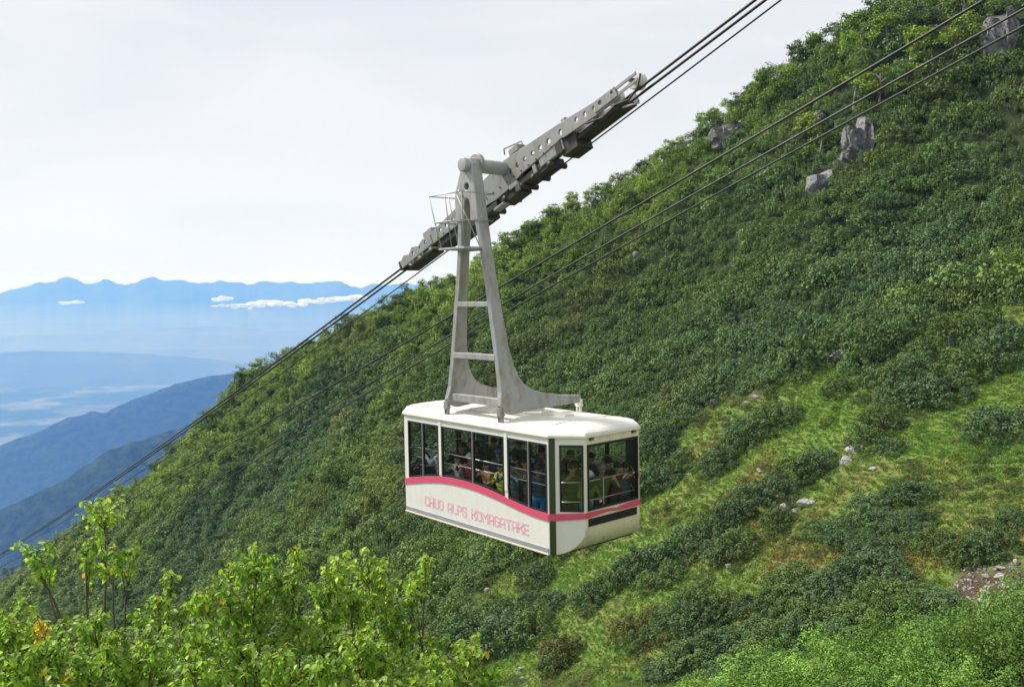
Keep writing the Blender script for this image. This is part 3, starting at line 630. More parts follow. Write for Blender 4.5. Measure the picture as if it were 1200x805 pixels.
for i, (bx_, by_, lb) in enumerate([(1000, 452, 'first small bush along the shrub edge right of the dark rock'), (940, 446, 'small bush at the shrub edge left of the dark rock'), (905, 462, 'small bush at the shrub edge above the upper meadow clump'), (1072, 392, 'small bush at the left tip of the uppermost grass'), (826, 492, 'small bush at the corner of the meadow right of the cabin')]):
    p = hit(bx_, by_); o = empty('bush', (p[0], p[1], p[2] - .1), i, lb, 'bush', 'bushes on the grassy slope')
    f = link('foliage', SHRUBS[i], o); f.scale = (.9, .9, .8); f['tint'] = tint_of('mid'); s = link('stem', STEMS[i % 3], o); s.scale = (.8, .8, .6); srcs.append(f)
f = link('foliage', BUSHES[0], SRC); f['tint'] = tint_of('mid'); f.scale = (.8, .8, .7); link('stem', STEMS[0], SRC).scale = (.7, .7, .5)
crown_src = [o for o in COL.objects if o.name.startswith('crown')]
by_mesh = {}
for o in crown_src: by_mesh.setdefault(o.data.name, o)
srcs += list(by_mesh.values())[:4]
ntree = len(srcs) - 5
var = rng.integers(0, 5, n); is_tree = (rng.random(n) < np.clip(near_sky * .55 * (.5 + left) + .10 * left, 0, .5)) & (px < 1150)
if ntree: var = np.where(is_tree, 5 + rng.integers(0, ntree, n), var)
s3 = np.where(is_tree, rng.uniform(.6, 1.1, n), sz)[:, None] * np.stack([rng.uniform(.85, 1.2, n), rng.uniform(.85, 1.2, n), rng.uniform(.9, 1.35, n)], 1)
zoff = np.where(is_tree, -1.25, -.15)
scatter('shrubbery', 'dense green mountain shrubs carpeting the slope', np.c_[X, Y, Z + zoff], s3, np.c_[rng.normal(0, .12, n), rng.normal(0, .12, n), rng.uniform(0, 6.28, n)], tint, var, srcs)
N_SHRUB = n

# grass and herbs of the meadow; the first tufts of each kind stand as sources on the grass
X, Y, Z, px, py, d, rng = candidates(.30, 140, 470, 1260, seed=5, dmin=26)
wx, wy = wob(px, py)
ok = ((inside(MEADOW, wx, wy) & (d < 100)) | inside(RIB, wx, wy)) & ~inside(SCREE, wx, wy)
X, Y, Z, px, py, d = (q[ok] for q in (X, Y, Z, px, py, d)); n = len(X)
n1 = fbm(X / 8 + 20, Y / 8 + 20, 71, 4); n2 = fbm(X / 3 + 20, Y / 3 + 20, 81, 3); n3 = fbm(X / 14 + 70, Y / 14 + 70, 91, 2)
G1 = np.array([.145, .265, .058]); G2 = np.array([.19, .27, .075]); G3 = np.array([.27, .185, .07]); G4 = np.array([.17, .19, .06])
lower = np.clip((py - 520) / 90, 0, 1)
yel = np.clip((n1 - .45) * 4 + .3 * lower, 0, 1); zone = np.clip((px - 800) / 100, 0, 1) * np.clip((700 - py) / 40, 0, 1) * np.clip((py - 500) / 50, 0, 1)
rust = np.clip((n2 * .5 + n3 * .5 - .53 + .06 * zone) * 8, 0, 1) * np.clip(.1 + .6 * lower + .3 * zone, 0, 1)
tint = G1 * (1 - yel)[:, None] + G2 * yel[:, None]; tint = tint * (1 - .75 * rust)[:, None] + G3 * (.75 * rust)[:, None]
dk = (rng.random(n) < .14)[:, None]; tint = np.where(dk, tint * .7 + G4 * .2, tint) * rng.uniform(.85, 1.12, n)[:, None]
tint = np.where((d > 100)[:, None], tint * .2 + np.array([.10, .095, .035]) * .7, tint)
gsrc = []
for i, m_ in enumerate(TUFTS):
    p = hit(700 + 60 * i, 640 + 70 * (i % 2)); o = link('grass_tuft', m_); o.location = p; o['tint'] = [float(q) for q in G2]; gsrc.append(o)
    tag(o, 'short yellowish grass tuft in the meadow', kind='stuff')
s3 = (rng.uniform(.55, .95, n) * (.75 + .5 * n2))[:, None] * np.array([1.15, 1.15, .8])
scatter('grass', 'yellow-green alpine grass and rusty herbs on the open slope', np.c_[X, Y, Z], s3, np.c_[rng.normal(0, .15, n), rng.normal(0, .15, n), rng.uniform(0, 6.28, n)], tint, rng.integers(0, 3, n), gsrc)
# low herbs and dwarf shrublets among the grass
X, Y, Z, px, py, d, rng = candidates(1.0, 100, 470, 1260, seed=8, dmin=26); wx, wy = wob(px, py)
ok = inside(MEADOW, wx, wy) & ~inside(SCREE, wx, wy) & (fbm(X / 4 + 50, Y / 4 + 50, 131, 3) + rng.normal(0, .06, len(X)) > .60)
X, Y, Z, px, py, d = (q[ok] for q in (X, Y, Z, px, py, d)); n = len(X)
mixv = rng.random(n)[:, None]; tint = (OLIVE * mixv + np.array([.075, .125, .035]) * (1 - mixv)) * rng.uniform(.7, 1.3, n)[:, None]
s3 = rng.uniform(.18, .5, n)[:, None] * np.array([1.2, 1.2, .7])
scatter('undergrowth', 'low dwarf shrublets and herbs dotted through the grass', np.c_[X, Y, Z], s3, np.c_[np.zeros((n, 2)), rng.uniform(0, 6.28, n)], tint, rng.integers(0, 5, n), srcs[:5])
print('scatter counts', N_SHRUB, n)

# ------------------------------------------------------------------ the cable car
M_white = paint('cabin_white', (.76, .75, .70), .35, var=.05, scale=1.5, dirt=(.50, .45, .36), dirt_amt=.22)
M_cream = paint('cabin_cream', (.78, .70, .53), .4, var=.06, scale=1.5, dirt=(.45, .36, .24), dirt_amt=.5)
M_roof = paint('roof_cream', (.76, .74, .66), .45, var=.06, scale=1.2, dirt=(.52, .46, .36), dirt_amt=.35, dscale=(1, 1, 1))
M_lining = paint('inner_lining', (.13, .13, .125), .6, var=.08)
M_floor = paint('cabin_floor', (.09, .09, .095), .7, var=.15)
M_pink = paint('stripe_pink', (.70, .085, .165), .4, var=.06, scale=2)
M_letter = paint('lettering_pink', (.80, .46, .54), .45, var=.12, scale=4)
M_olive = paint('olive_strip', (.040, .055, .022), .35, var=.2, scale=2)
M_rubber = paint('black_rubber', (.012, .012, .013), .55, var=.2)
M_greyband = paint('grey_band', (.30, .31, .34), .45, var=.10, scale=1.4, dirt=(.46, .47, .49), dirt_amt=.7, dscale=(.4, .4, 2))
M_rail = paint('rail_steel', (.62, .63, .64), .3, .6, var=.1)
M_galv = paint('hanger_grey', (.36, .362, .366), .5, .3, var=.12, scale=3, bump=.15, dirt=(.22, .17, .11), dirt_amt=.85, dscale=(1.2, .8, .3))
M_beam = paint('carriage_grey', (.27, .27, .265), .55, .2, var=.12, scale=3, dirt=(.16, .14, .11), dirt_amt=.7)
M_dark = paint('dark_machinery', (.035, .034, .032), .6, .3, var=.4, scale=6, dirt=(.12, .08, .05), dirt_amt=.5)
M_wheel = paint('roller_plastic', (.62, .62, .60), .5, var=.15, scale=6)
M_rope = paint('wire_rope', (.045, .044, .043), .5, .6, var=.3, scale=20)
M_rope_pale = paint('wire_rope_worn', (.055, .055, .054), .5, .6, var=.3, scale=20)
def glass_material():
    m, nt, b = nodes_of('tinted_glass'); N, L = nt.nodes, nt.links; N.remove(b)
    t = N.new('ShaderNodeBsdfTransparent'); t.inputs['Color'].default_value = (.70, .73, .71, 1)
    g = N.new('ShaderNodeBsdfGlossy'); g.inputs['Roughness'].default_value = .03; g.inputs['Color'].default_value = (.9, .95, 1, 1)
    ge = N.new('ShaderNodeNewGeometry'); dt = N.new('ShaderNodeVectorMath'); dt.operation = 'DOT_PRODUCT'; L.new(ge.outputs['Incoming'], dt.inputs[0]); L.new(ge.outputs['Normal'], dt.inputs[1])
    ab = N.new('ShaderNodeMath'); ab.operation = 'ABSOLUTE'; L.new(dt.outputs['Value'], ab.inputs[0])
    su = N.new('ShaderNodeMath'); su.operation = 'SUBTRACT'; su.inputs[0].default_value = 1; L.new(ab.outputs[0], su.inputs[1])
    pw = N.new('ShaderNodeMath'); pw.operation = 'POWER'; L.new(su.outputs[0], pw.inputs[0]); pw.inputs[1].default_value = 5
    fr = N.new('ShaderNodeMath'); fr.operation = 'MULTIPLY_ADD'; L.new(pw.outputs[0], fr.inputs[0]); fr.inputs[1].default_value = .94; fr.inputs[2].default_value = .05
    ms = N.new('ShaderNodeMixShader'); L.new(fr.outputs[0], ms.inputs[0]); L.new(t.outputs[0], ms.inputs[1]); L.new(g.outputs[0], ms.inputs[2]); L.new(ms.outputs[0], N['Material Output'].inputs['Surface'])
    return m
M_glass = glass_material()

YAW, TU, TV, HT = .7159, -.0183, .0077, 2.55
W2, L2, CU, CV = 2.734 / 2, 5.43 / 2, .612, .5085
UE = L2 + CU; VE = W2 - CV
_u = np.array([math.sin(YAW), -math.cos(YAW), 0]); _v = np.array([-math.cos(YAW), -math.sin(YAW), 0]); _z = np.array([0, 0, 1.])
_O = np.array([.0092, 21.3557, -5.7954]) - (TU * _u + TV * _v) * HT
Zc = Vector(_z + TU * _u + TV * _v).normalized(); Uc = Vector(_u - TU * _z); Uc = (Uc - Zc * Uc.dot(Zc)).normalized()
Uc = -Uc; Vc = Zc.cross(Uc)
CARM = Matrix(((Uc.x, Vc.x, Zc.x, _O[0]), (Uc.y, Vc.y, Zc.y, _O[1]), (Uc.z, Vc.z, Zc.z, _O[2]), (0, 0, 0, 1)))
MIRROR = True
car = empty('cable_car', label='white and cream aerial tramway cabin with pink wave stripe hanging from a grey hanger', cat='cable car')
car.matrix_world = CARM

SB = [(-2.9, .675), (-2.3, .79), (-1.838, .88), (-1.2, .975), (-.69, 1.011), (-.2, 1.014), (.196, 1.001), (.6, .965), (1.025, .913), (1.45, .85), (1.805, .799), (2.252, .752), (2.9, .735)]
def stripe_bot(u): return float(np.interp(u, [q[0] for q in SB], [q[1] for q in SB]))
def stripe_top(u): return stripe_bot(u) + .148
def win_bot(u): return stripe_top(u) + .012
ZT = 2.385
def hull(s): s = min(max(s, 0), 1); return .62 * (1 - math.sqrt(max(0, 1 - s * s)))
WINS = [(-2.535, -1.905), (-1.875, -1.216), (-1.086, .122), (.152, 1.266), (1.40, 2.078), (2.108, 2.673)]
def ring(poly, w):
    """inset polygon"""
    n = len(poly); out = []
    area = sum(poly[i][0] * poly[(i + 1) % n][1] - poly[(i + 1) % n][0] * poly[i][1] for i in range(n)); sg = 1 if area > 0 else -1
    for i in range(n):
        p0, p1, p2 = Vector(poly[i - 1]), Vector(poly[i]), Vector(poly[(i + 1) % n])
        e1 = (p1 - p0).normalized(); e2 = (p2 - p1).normalized(); n1 = Vector((-e1.y, e1.x)) * sg; n2 = Vector((-e2.y, e2.x)) * sg
        m = (n1 + n2); m = m / max(m.dot(n1), .3); out.append(tuple(p1 + m * w))
    return out
def window(poly, to3, parent=car, fw=.036, name='window', label=None):
    """poly in panel coordinates; to3(a, b, out) gives cabin coordinates; black frame and tinted pane"""
    inn = ring(poly, fw); n = len(poly); b = MB()
    for o0, o1 in ((.014, -.03),):
        A_ = [to3(*p, o0) for p in poly]; B_ = [to3(*p, o0) for p in inn]; C_ = [to3(*p, o1) for p in inn]; D_ = [to3(*p, o1) for p in poly]
        vs_ = A_ + B_ + C_ + D_; fs_ = []
        for i in range(n):
            j = (i + 1) % n
            fs_ += [(i, j, n + j, n + i), (n + i, n + j, 2 * n + j, 2 * n + i), (2 * n + i, 2 * n + j, 3 * n + j, 3 * n + i), (3 * n + i, 3 * n + j, j, i)]
        b.add(vs_, fs_)
    fr = b.build(name, M_rubber, parent)
    g = MB(); g.add([to3(*p, -.006) for p in inn] , [tuple(range(n))]); g.build('pane', M_glass, fr)
    return fr
LET = {  # strokes in a box of width w and height 1
 'C': (.5, [[(.5, .78), (.5, .9), (.4, 1), (.1, 1), (0, .9), (0, .1), (.1, 0), (.4, 0), (.5, .1), (.5, .22)]]),
 'H': (.5, [[(0, 0), (0, 1)], [(.5, 0), (.5, 1)], [(0, .5), (.5, .5)]]),
 'U': (.5, [[(0, 1), (0, .1), (.1, 0), (.4, 0), (.5, .1), (.5, 1)]]),
 'O': (.5, [[(.1, 0), (.4, 0), (.5, .1), (.5, .9), (.4, 1), (.1, 1), (0, .9), (0, .1), (.1, 0)]]),
 'A': (.5, [[(0, 0), (0, .88), (.12, 1), (.38, 1), (.5, .88), (.5, 0)], [(0, .42), (.5, .42)]]),
 'L': (.45, [[(0, 1), (0, .1), (.1, 0), (.45, 0)]]),
 'P': (.5, [[(0, 0), (0, 1), (.4, 1), (.5, .9), (.5, .55), (.4, .45), (0, .45)]]),
 'S': (.5, [[(.5, .8), (.5, .9), (.4, 1), (.1, 1), (0, .9), (0, .62), (.1, .52), (.4, .5), (.5, .4), (.5, .1), (.4, 0), (.1, 0), (0, .1), (0, .2)]]),
 'K': (.5, [[(0, 0), (0, 1)], [(.5, 1), (.5, .85), (.22, .52), (.5, .15), (.5, 0)], [(0, .52), (.22, .52)]]),
 'M': (.66, [[(0, 0), (0, 1), (.33, .45), (.66, 1), (.66, 0)]]),
 'G': (.5, [[(.5, .8), (.5, .9), (.4, 1), (.1, 1), (0, .9), (0, .1), (.1, 0), (.4, 0), (.5, .1), (.5, .48), (.28, .48)]]),
 'T': (.56, [[(0, 1), (.56, 1)], [(.28, 1), (.28, 0)]]),
 'E': (.46, [[(.46, 1), (0, 1), (0, 0), (.46, 0)], [(0, .52), (.4, .52)]])}
def stroke(b, pts, w, to3, off):
    """one painted stroke: a ribbon with mitred corners"""
    closed = pts[0] == pts[-1]; p = [Vector(q) for q in pts]; n = len(p); Lp, Rp = [], []
    for i in range(n):
        a = p[i - 1] if i > 0 else (p[-2] if closed else None); c = p[i + 1] if i < n - 1 else (p[1] if closed else None)
        e1 = (p[i] - a).normalized() if a is not None else None; e2 = (c - p[i]).normalized() if c is not None else None
        e1 = e1 or e2; e2 = e2 or e1; n1 = Vector((-e1.y, e1.x)); n2 = Vector((-e2.y, e2.x)); m = n1 + n2; m = m / max(m.dot(n1), .55) * (w / 2)
        q = p[i].copy()
        if not closed and i == 0: q -= e2 * w * .4
        if not closed and i == n - 1: q += e1 * w * .4
        Lp.append(q + m); Rp.append(q - m)
    b.sheet([[to3(l.x, l.y, .0005), to3(l.x, l.y, off), to3(r.x, r.y, off), to3(r.x, r.y, .0005)] for l, r in zip(Lp, Rp)])
    
for flip in (1, -1):
    fx = lambda u, v, z, f=flip: (u * f, v * f, z)
    side3 = lambda a, b, o=0.0: fx(a, W2 + o, b)
    # --- long side: panel below the windows, posts and header as one sheet with openings
    us = sorted(set([-L2, L2] + [q for w in WINS for q in w] + list(np.linspace(-L2, L2, 60))))
    outer, inner = MB(), MB()
    for u0, u1 in zip(us[:-1], us[1:]):
        if u1 - u0 < 1e-4: continue
        um = (u0 + u1) / 2; glass = any(a < um < b for a, b in WINS)
        segs = [((.0, .0), (win_bot(u0), win_bot(u1))), ((ZT, ZT), (HT, HT))] if glass else [((0., 0.), (HT, HT))]
        for (a0, a1), (b0, b1) in segs:
            outer.add([side3(u0, a0), side3(u1, a1), side3(u1, b1), side3(u0, b0)], [(0, 1, 2, 3)])
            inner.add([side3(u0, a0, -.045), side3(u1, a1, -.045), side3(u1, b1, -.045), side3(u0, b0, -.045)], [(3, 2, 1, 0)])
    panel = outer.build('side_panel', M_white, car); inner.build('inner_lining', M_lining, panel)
    for w0, w1 in WINS:
        n = 10; uu = np.linspace(w0, w1, n)
        window([(u, win_bot(u)) for u in uu] + [(w1, ZT), (w0, ZT)], side3)
    for a, b in ((WINS[0][1], WINS[1][0]), (WINS[2][1], WINS[3][0]), (WINS[4][1], WINS[5][0])):
        q = MB(); q.box(fx((a + b) / 2, W2 + .006, (win_bot(a) + ZT) / 2), (.016, .03, ZT - win_bot(a))); q.build('mullion', M_rail, car)
    # pink wave stripe
    q = MB(); uu = np.linspace(-L2 - .01, L2, 50)
    q.sheet([[side3(u, stripe_bot(u), .004), side3(u, stripe_bot(u), .02), side3(u, stripe_top(u), .02), side3(u, stripe_top(u), .004)] for u in uu]); q.build('stripe', M_pink, panel)
    # grey band, sill rail and gutter
    q = MB(); q.box(fx(0, W2 + .008, .085), (L2 * 2 - .04, .02, .105)); q.build('grey_band', M_greyband, panel)
    q = MB(); q.box(fx(0, W2 + .012, .012), (L2 * 2, .05, .034)); q.build('bottom_rail', M_cream, car, bevel=.008)
    q = MB(); q.box(fx(0, W2 + .016, HT - .004), (L2 * 2 + .06, .05, .04)); q.build('gutter', M_cream, car, bevel=.01)
    for a in (-1.151, 1.333):
        q = MB(); q.box(fx(a, W2 + .007, (1.16 + HT) / 2 - .02), (.10, .02, HT - 1.2)); q.build('post', M_white, car, bevel=.006)
    # lettering
    text = 'CHUO ALPS KOMAGATAKE'; hgt = .212; widths = [(.34 if c == ' ' else LET[c][0]) for c in text]; gap = .22
    tot = sum(widths) + gap * (len(text) - 1); kx = (2.045 + 1.84) / tot; a = -1.84
    for c, w in zip(text, widths):
        if c != ' ':
            q = MB()
            for si, st in enumerate(LET[c][1]): stroke(q, [(a + x * kx, .305 + z * hgt) for x, z in st], .044, side3, .004 + .002 * si)
            q.build('letter', M_letter, panel)
        a += (w + gap) * kx
    # --- chamfered corners
    for sv in (1, -1):
        def ch3(t, z, o=0.0, s=sv):
            l = math.hypot(CU, CV); return fx(L2 + CU * t + o * CV / l, s * (W2 - CV * t + o * CU / l), z)
        q = MB(); qi = MB(); ts = [0, .06, .185, .26, .4, .55, .7, .85, .93, .96, 1.0]
        t0w, t1w, zb, zt = .30, .945, .945, 2.375
        tt = sorted(set(ts + [t0w, t1w]))
        for ta, tb in zip(tt[:-1], tt[1:]):
            tm = (ta + tb) / 2
            sg = [((hull(ta), hull(tb)), (zb, zb)), ((zt, zt), (HT, HT))] if t0w < tm < t1w else [((hull(ta), hull(tb)), (HT, HT))]
            for (a0, a1), (b0, b1) in sg:
                q.add([ch3(ta, a0), ch3(tb, a1), ch3(tb, b1), ch3(ta, b0)], [(0, 1, 2, 3)])
                qi.add([ch3(ta, a0, -.045), ch3(tb, a1, -.045), ch3(tb, b1, -.045), ch3(ta, b0, -.045)], [(3, 2, 1, 0)])
        cp = q.build('corner_panel', M_white, car); qi.build('inner_lining', M_lining, cp)
        window([(t0w, zb), (t1w, zb), (t1w, zt), (t0w, zt)], lambda a, b, o=0.0: ch3(a, b, o), fw=.045)
        q = MB(); q.hexa([ch3(.02, .0, .004), ch3(.185, .005, .004), ch3(.185, HT - .01, .004), ch3(.02, HT - .01, .004), ch3(.02, .0, .016), ch3(.185, .005, .016), ch3(.185, HT - .01, .016), ch3(.02, HT - .01, .016)]); q.build('olive_strip', M_olive, cp)
        q = MB(); q.sheet([[ch3(t, .735 + .07 * t, .006), ch3(t, .735 + .07 * t, .024), ch3(t, .885 + .04 * t, .024), ch3(t, .885 + .04 * t, .006)] for t in np.linspace(-.01, 1.01, 8)]); q.build('stripe', M_pink, cp)
    # --- end: window wall and curved hull below
    end3 = lambda a, b, o=0.0: fx(UE + o, a, b)
    wa, zb, zt = VE - .045, .955, 2.375
    q = MB(); qi = MB()
    for (v0, v1, z0, z1) in ((-VE, VE, .62, zb), (-VE, VE, zt, HT), (-VE, -wa, zb, zt), (wa, VE, zb, zt)):
        q.add([end3(v1, z0), end3(v0, z0), end3(v0, z1), end3(v1, z1)], [(0, 1, 2, 3)]); qi.add([end3(v1, z0, -.045), end3(v0, z0, -.045), end3(v0, z1, -.045), end3(v1, z1, -.045)], [(3, 2, 1, 0)])
    ep = q.build('end_panel', M_cream, car); qi.build('inner_lining', M_lining, ep)
    q = MB(); rows = []
    for s in np.sin(np.linspace(0, math.pi / 2, 16)):
        vv = W2 - CV * s; rows.append([fx(L2 + CU * s, v, hull(s)) for v in np.linspace(-vv, vv, 9)])
    q.sheet(rows); q.build('hull', M_cream, car, True)
    window([(-wa, zb), (wa, zb), (wa, zt), (-wa, zt)], end3, fw=.05)
    # stripe in two tapering pieces with a pale wing between them
    s1 = [(VE, .805, .93), (.5, .83, .925), (.25, .85, .915), (.05, .872, .905), (-.06, .89, .895)]
    s2 = [(.12, .842, .848), (0, .832, .862), (-.2, .822, .905), (-.5, .815, .935), (-VE, .815, .94)]
    for s_ in (s1, s2):
        q = MB(); o = .02 if s_ is s1 else .024
        q.sheet([[end3(v, a, .005), end3(v, a, o), end3(v, b, o), end3(v, b, .005)] for v, a, b in s_]); q.build('stripe', M_pink, ep)
    # louvred grille
    gr = MB(); gr.box(end3(.02, .70, .004), (.012, 1.55, .165)); g_ = gr.build('grille', M_rubber, ep)
    for k in range(6):
        gs = MB(); gs.box(end3(.02, .632 + k * .027, .014), (.012, 1.5, .012)); gs.build('slat', M_dark, ep)
    for v in (.69, -.66):
        q = MB(); q.box(end3(v, 2.492, .02), (.05, .12, .055)); q.build('marker_lamp', M_dark, car, bevel=.008)
        q = MB(); q.box(end3(v, 2.49, .048), (.008, .08, .03)); q.build('lens', paint('lamp_lens', (.35, .16, .04), .25) if 'lamp_lens' not in MATS else MATS['lamp_lens'], car)
    # handrails inside the windows
    for z in (1.70, 1.46):
        q = MB(); q.tube([fx(-2.6, W2 - .11, z), fx(2.6, W2 - .11, z)], .014, 6); q.build('handrail', M_rail, car, True)
    for z in (1.56, 1.14):
        q = MB(); q.tube([fx(L2 + .02, W2 - .12, z - .02), fx(UE - .11, VE - .06, z), fx(UE - .11, -VE + .06, z), fx(L2 + .02, -W2 + .12, z - .02)], .014, 6); q.build('handrail', M_rail, car, True)
    q = MB()
    for v in (0.2,): q.tube([fx(UE - .11, v, .2), fx(UE - .11, v, 1.56)], .013, 6)
    q.build('rail_post', M_rail, car, True)

OUT = [(-L2, W2), (-UE, VE), (-UE, -VE), (-L2, -W2), (L2, -W2), (UE, -VE), (UE, VE), (L2, W2)]
FL = [(max(-L2 - .32, min(L2 + .32, u)) , (v * .985 if abs(u) < UE - .01 else v * 1.1)) for u, v in OUT]
q = MB(); q.add([(u, v, .11) for u, v in FL] + [(u, v, .06) for u, v in FL], [tuple(range(8)), tuple(range(15, 7, -1))]); q.build('floor', M_floor, car)
q = MB(); q.add([(u, v, .002) for u, v in ((-L2, -W2), (L2, -W2), (L2, W2), (-L2, W2))], [(3, 2, 1, 0)]); q.build('underside', M_cream, car)
q = MB(); q.add([(u * .985, v * .985, 2.44) for u, v in OUT], [tuple(range(7, -1, -1))]); q.build('inner_ceiling', M_lining, car)
# roof: rounded shoulders, sloping ends
def octo(du, dv, z, zend):
    """outline inset by du at the ends and dv at the sides"""
    o = []
    for u, v in OUT:
        su, sv = (1 if u > 0 else -1), (1 if v > 0 else -1)
        o.append((su * (abs(u) - du), sv * (abs(v) - dv), zend if abs(u) > L2 + .01 else z))
    return o
rings = [octo(-.03, -.035, HT - .02, HT - .02), octo(-.03, -.035, HT + .03, HT + .03), octo(.0, .0, HT + .075, HT + .075), octo(.07, .10, HT + .115, HT + .12), octo(.22, .34, HT + .155, HT + .16), octo(.45, .62, HT + .185, HT + .20), octo(.6, .9, HT + .20, HT + .215)]
q = MB(); n = 8
for r_ in rings: q.v += r_
for k in range(len(rings) - 1):
    for i in range(n): q.f.append((k * n + i, k * n + (i + 1) % n, (k + 1) * n + (i + 1) % n, (k + 1) * n + i))
q.f.append(tuple((len(rings) - 1) * n + i for i in range(n)))
roof = q.build('roof', M_roof, car, bevel=.02)
for u in (-2.42, 2.42):
    q = MB(); q.tube([(u, W2 - .02, HT + .075), (u, W2 - .12, HT + .122), (u, W2 - .36, HT + .163), (u, W2 - .64, HT + .193), (u, 0, HT + .21), (u, -W2 + .64, HT + .193), (u, -W2 + .12, HT + .122)], .012, 6); q.build('roof_seam', M_roof, roof)
for (u, v, z, sx, sy, sz) in ((-.35, .55, HT + .215, .9, .34, .05), (1.55, -.05, HT + .235, .8, .30, .06), (-1.7, -.4, HT + .23, .6, .5, .05)):
    q = MB(); q.box((u, v, z), (sx, sy, sz)); q.build('roof_hatch', M_roof, roof, bevel=.012)
q = MB(); q.hexa([(-.3, -.55, HT + .18), (.62, -.55, HT + .18), (.62, .12, HT + .18), (-.3, .12, HT + .18), (-.2, -.48, HT + .58), (.52, -.48, HT + .58), (.52, .06, HT + .58), (-.2, .06, HT + .58)]); q.build('roof_housing', M_roof, roof, bevel=.03)

# --- hanger: two curved portal plates tied by rungs, meeting in a head round the pivot
hanger = empty('hanger'); hanger.parent = car; hanger['label'] = 'weathered grey ladder-like hanger with flared feet on the roof'
def leg_face(z): return 1.08 - .161 * (z - 3)
PORT = [(1.20, 2.9), (1.27, 3.05), (1.20, 3.35), (1.18, 3.9), (1.185, 4.8), (1.19, 5.8), (1.22, 6.7), (1.28, 7.5), (1.30, 8.05),
        (.97, 8.05), (.96, 7.5), (.95, 6.71), (.91, 5.81), (.86, 5.02), (.81, 4.39), (.71, 3.91), (.62, 3.70), (.50, 3.52), (.36, 3.41), (.19, 3.32), (-.23, 3.20), (-.7, 3.13), (-1.29, 3.075), (-1.33, 3.05), (-1.33, 2.93), (-1.28, 2.90), (-.41, 2.885), (.4, 2.87), (.95, 2.82)]
vs_, fs_ = plate_geo(PORT, (), .15, .02)
for sg in (1, -1):
    q = MB()
    def mp(p, s=sg):
        v, z, t = p; uf = leg_face(z) - .075
        return (s * uf + t, v, z)
    q.add([mp(p) for p in vs_], fs_); q.build('leg', M_galv, hanger)
    # foot shackles at both ends of each portal
    for v, zt in ((1.235, 2.98), (-1.30, 2.96)):
        u = sg * (leg_face(3.0) - .06)
        sh = MB(); sh.box((u, v, zt - .08), (.16, .09, .20)); sh.tube([(u - .12, v, zt - .13), (u + .12, v, zt - .13)], .035, 8); sh.box((u - .055, v, zt - .28), (.03, .07, .26)); sh.box((u + .055, v, zt - .28), (.03, .07, .26)); sh.tube([(u - .11, v, zt - .36), (u + .11, v, zt - .36)], .028, 8)
        sh.box((u, v - .02 * (1 if v > 0 else -1), zt - .36), (.22, .12, .05)); sh.build('shackle', M_beam if v > 0 else M_roof, hanger, bevel=.006)
for z, hh in ((6.65, .09), (5.36, .12), (4.13, .14), (3.10, .18)):
    w_ = leg_face(z) - .12
    q = MB(); q.box((0, 1.12, z), (2 * w_, .14, hh)); q.build('rung', M_galv, hanger, bevel=.01)
HEAD = [(-.46, 7.75), (-.44, 8.0), (-.33, 8.25), (-.24, 8.45), (-.22, 8.62), (-.15, 8.74), (0, 8.79), (.15, 8.74), (.22, 8.62), (.23, 8.45), (.27, 8.2), (.35, 7.75), (.40, 7.3), (.12, 7.3), (.115, 7.62), (.08, 7.78), (0, 7.84), (-.08, 7.78), (-.115, 7.62), (-.14, 7.3), (-.42, 7.3)]
vs_, fs_ = plate_geo(HEAD, [(.0, 8.10, .085)], .30, .02)
q = MB(); q.add([(a, 1.14 - t, b) for a, b, t in vs_], fs_); q.build('head', M_galv, hanger)
q = MB(); q.tube([(0, 1.42, 8.6), (0, 1.40, 8.6), (0, .5, 8.6), (0, -.4, 8.6)], [.15, .165, .165, .165], 20); q.build('pivot_pin', M_galv, hanger, True, bevel=.01)
q = MB(); q.tube([(0, 1.02, 8.62), (0, .92, 8.62)], .27, 22); q.build('pivot_flange', M_galv, hanger, bevel=.015)

# --- service platform with railing on the hanger
plat = MB(); plat.box((-.04, 1.46, 6.66), (.98, .56, .05)); platform = plat.build('platform', M_galv, car, bevel=.008)
def rod(pts, nm='railing_rod', r=.013):
    q = MB(); q.tube(pts, r, 6); q.build(nm, M_galv, platform, True)
pt = {'a': (-.72, 1.85, 7.90), 'b': (.52, 1.85, 7.90), 'c': (.52, .9, 7.90), 'd': (-.72, .9, 7.90)}
rod([pt['d'], pt['a'], pt['b'], pt['c'], pt['d']])
rod([(-.60, 1.0, 7.28), (-.60, 1.80, 7.28), (.47, 1.80, 7.28), (.47, .9, 7.28)])
for a, b in (((-.45, 1.72, 6.68), pt['a']), ((.42, 1.72, 6.68), pt['b']), ((-.05, 1.72, 6.68), (-.1, 1.85, 7.9)), ((-.45, 1.2, 6.68), (-.68, 1.3, 7.9)), ((.42, 1.25, 6.68), (-.1, 1.5, 7.9))): rod([a, b])
rod([(-.3, 1.3, 8.05), (-.1, 1.35, 7.85)], 'hook', .018)

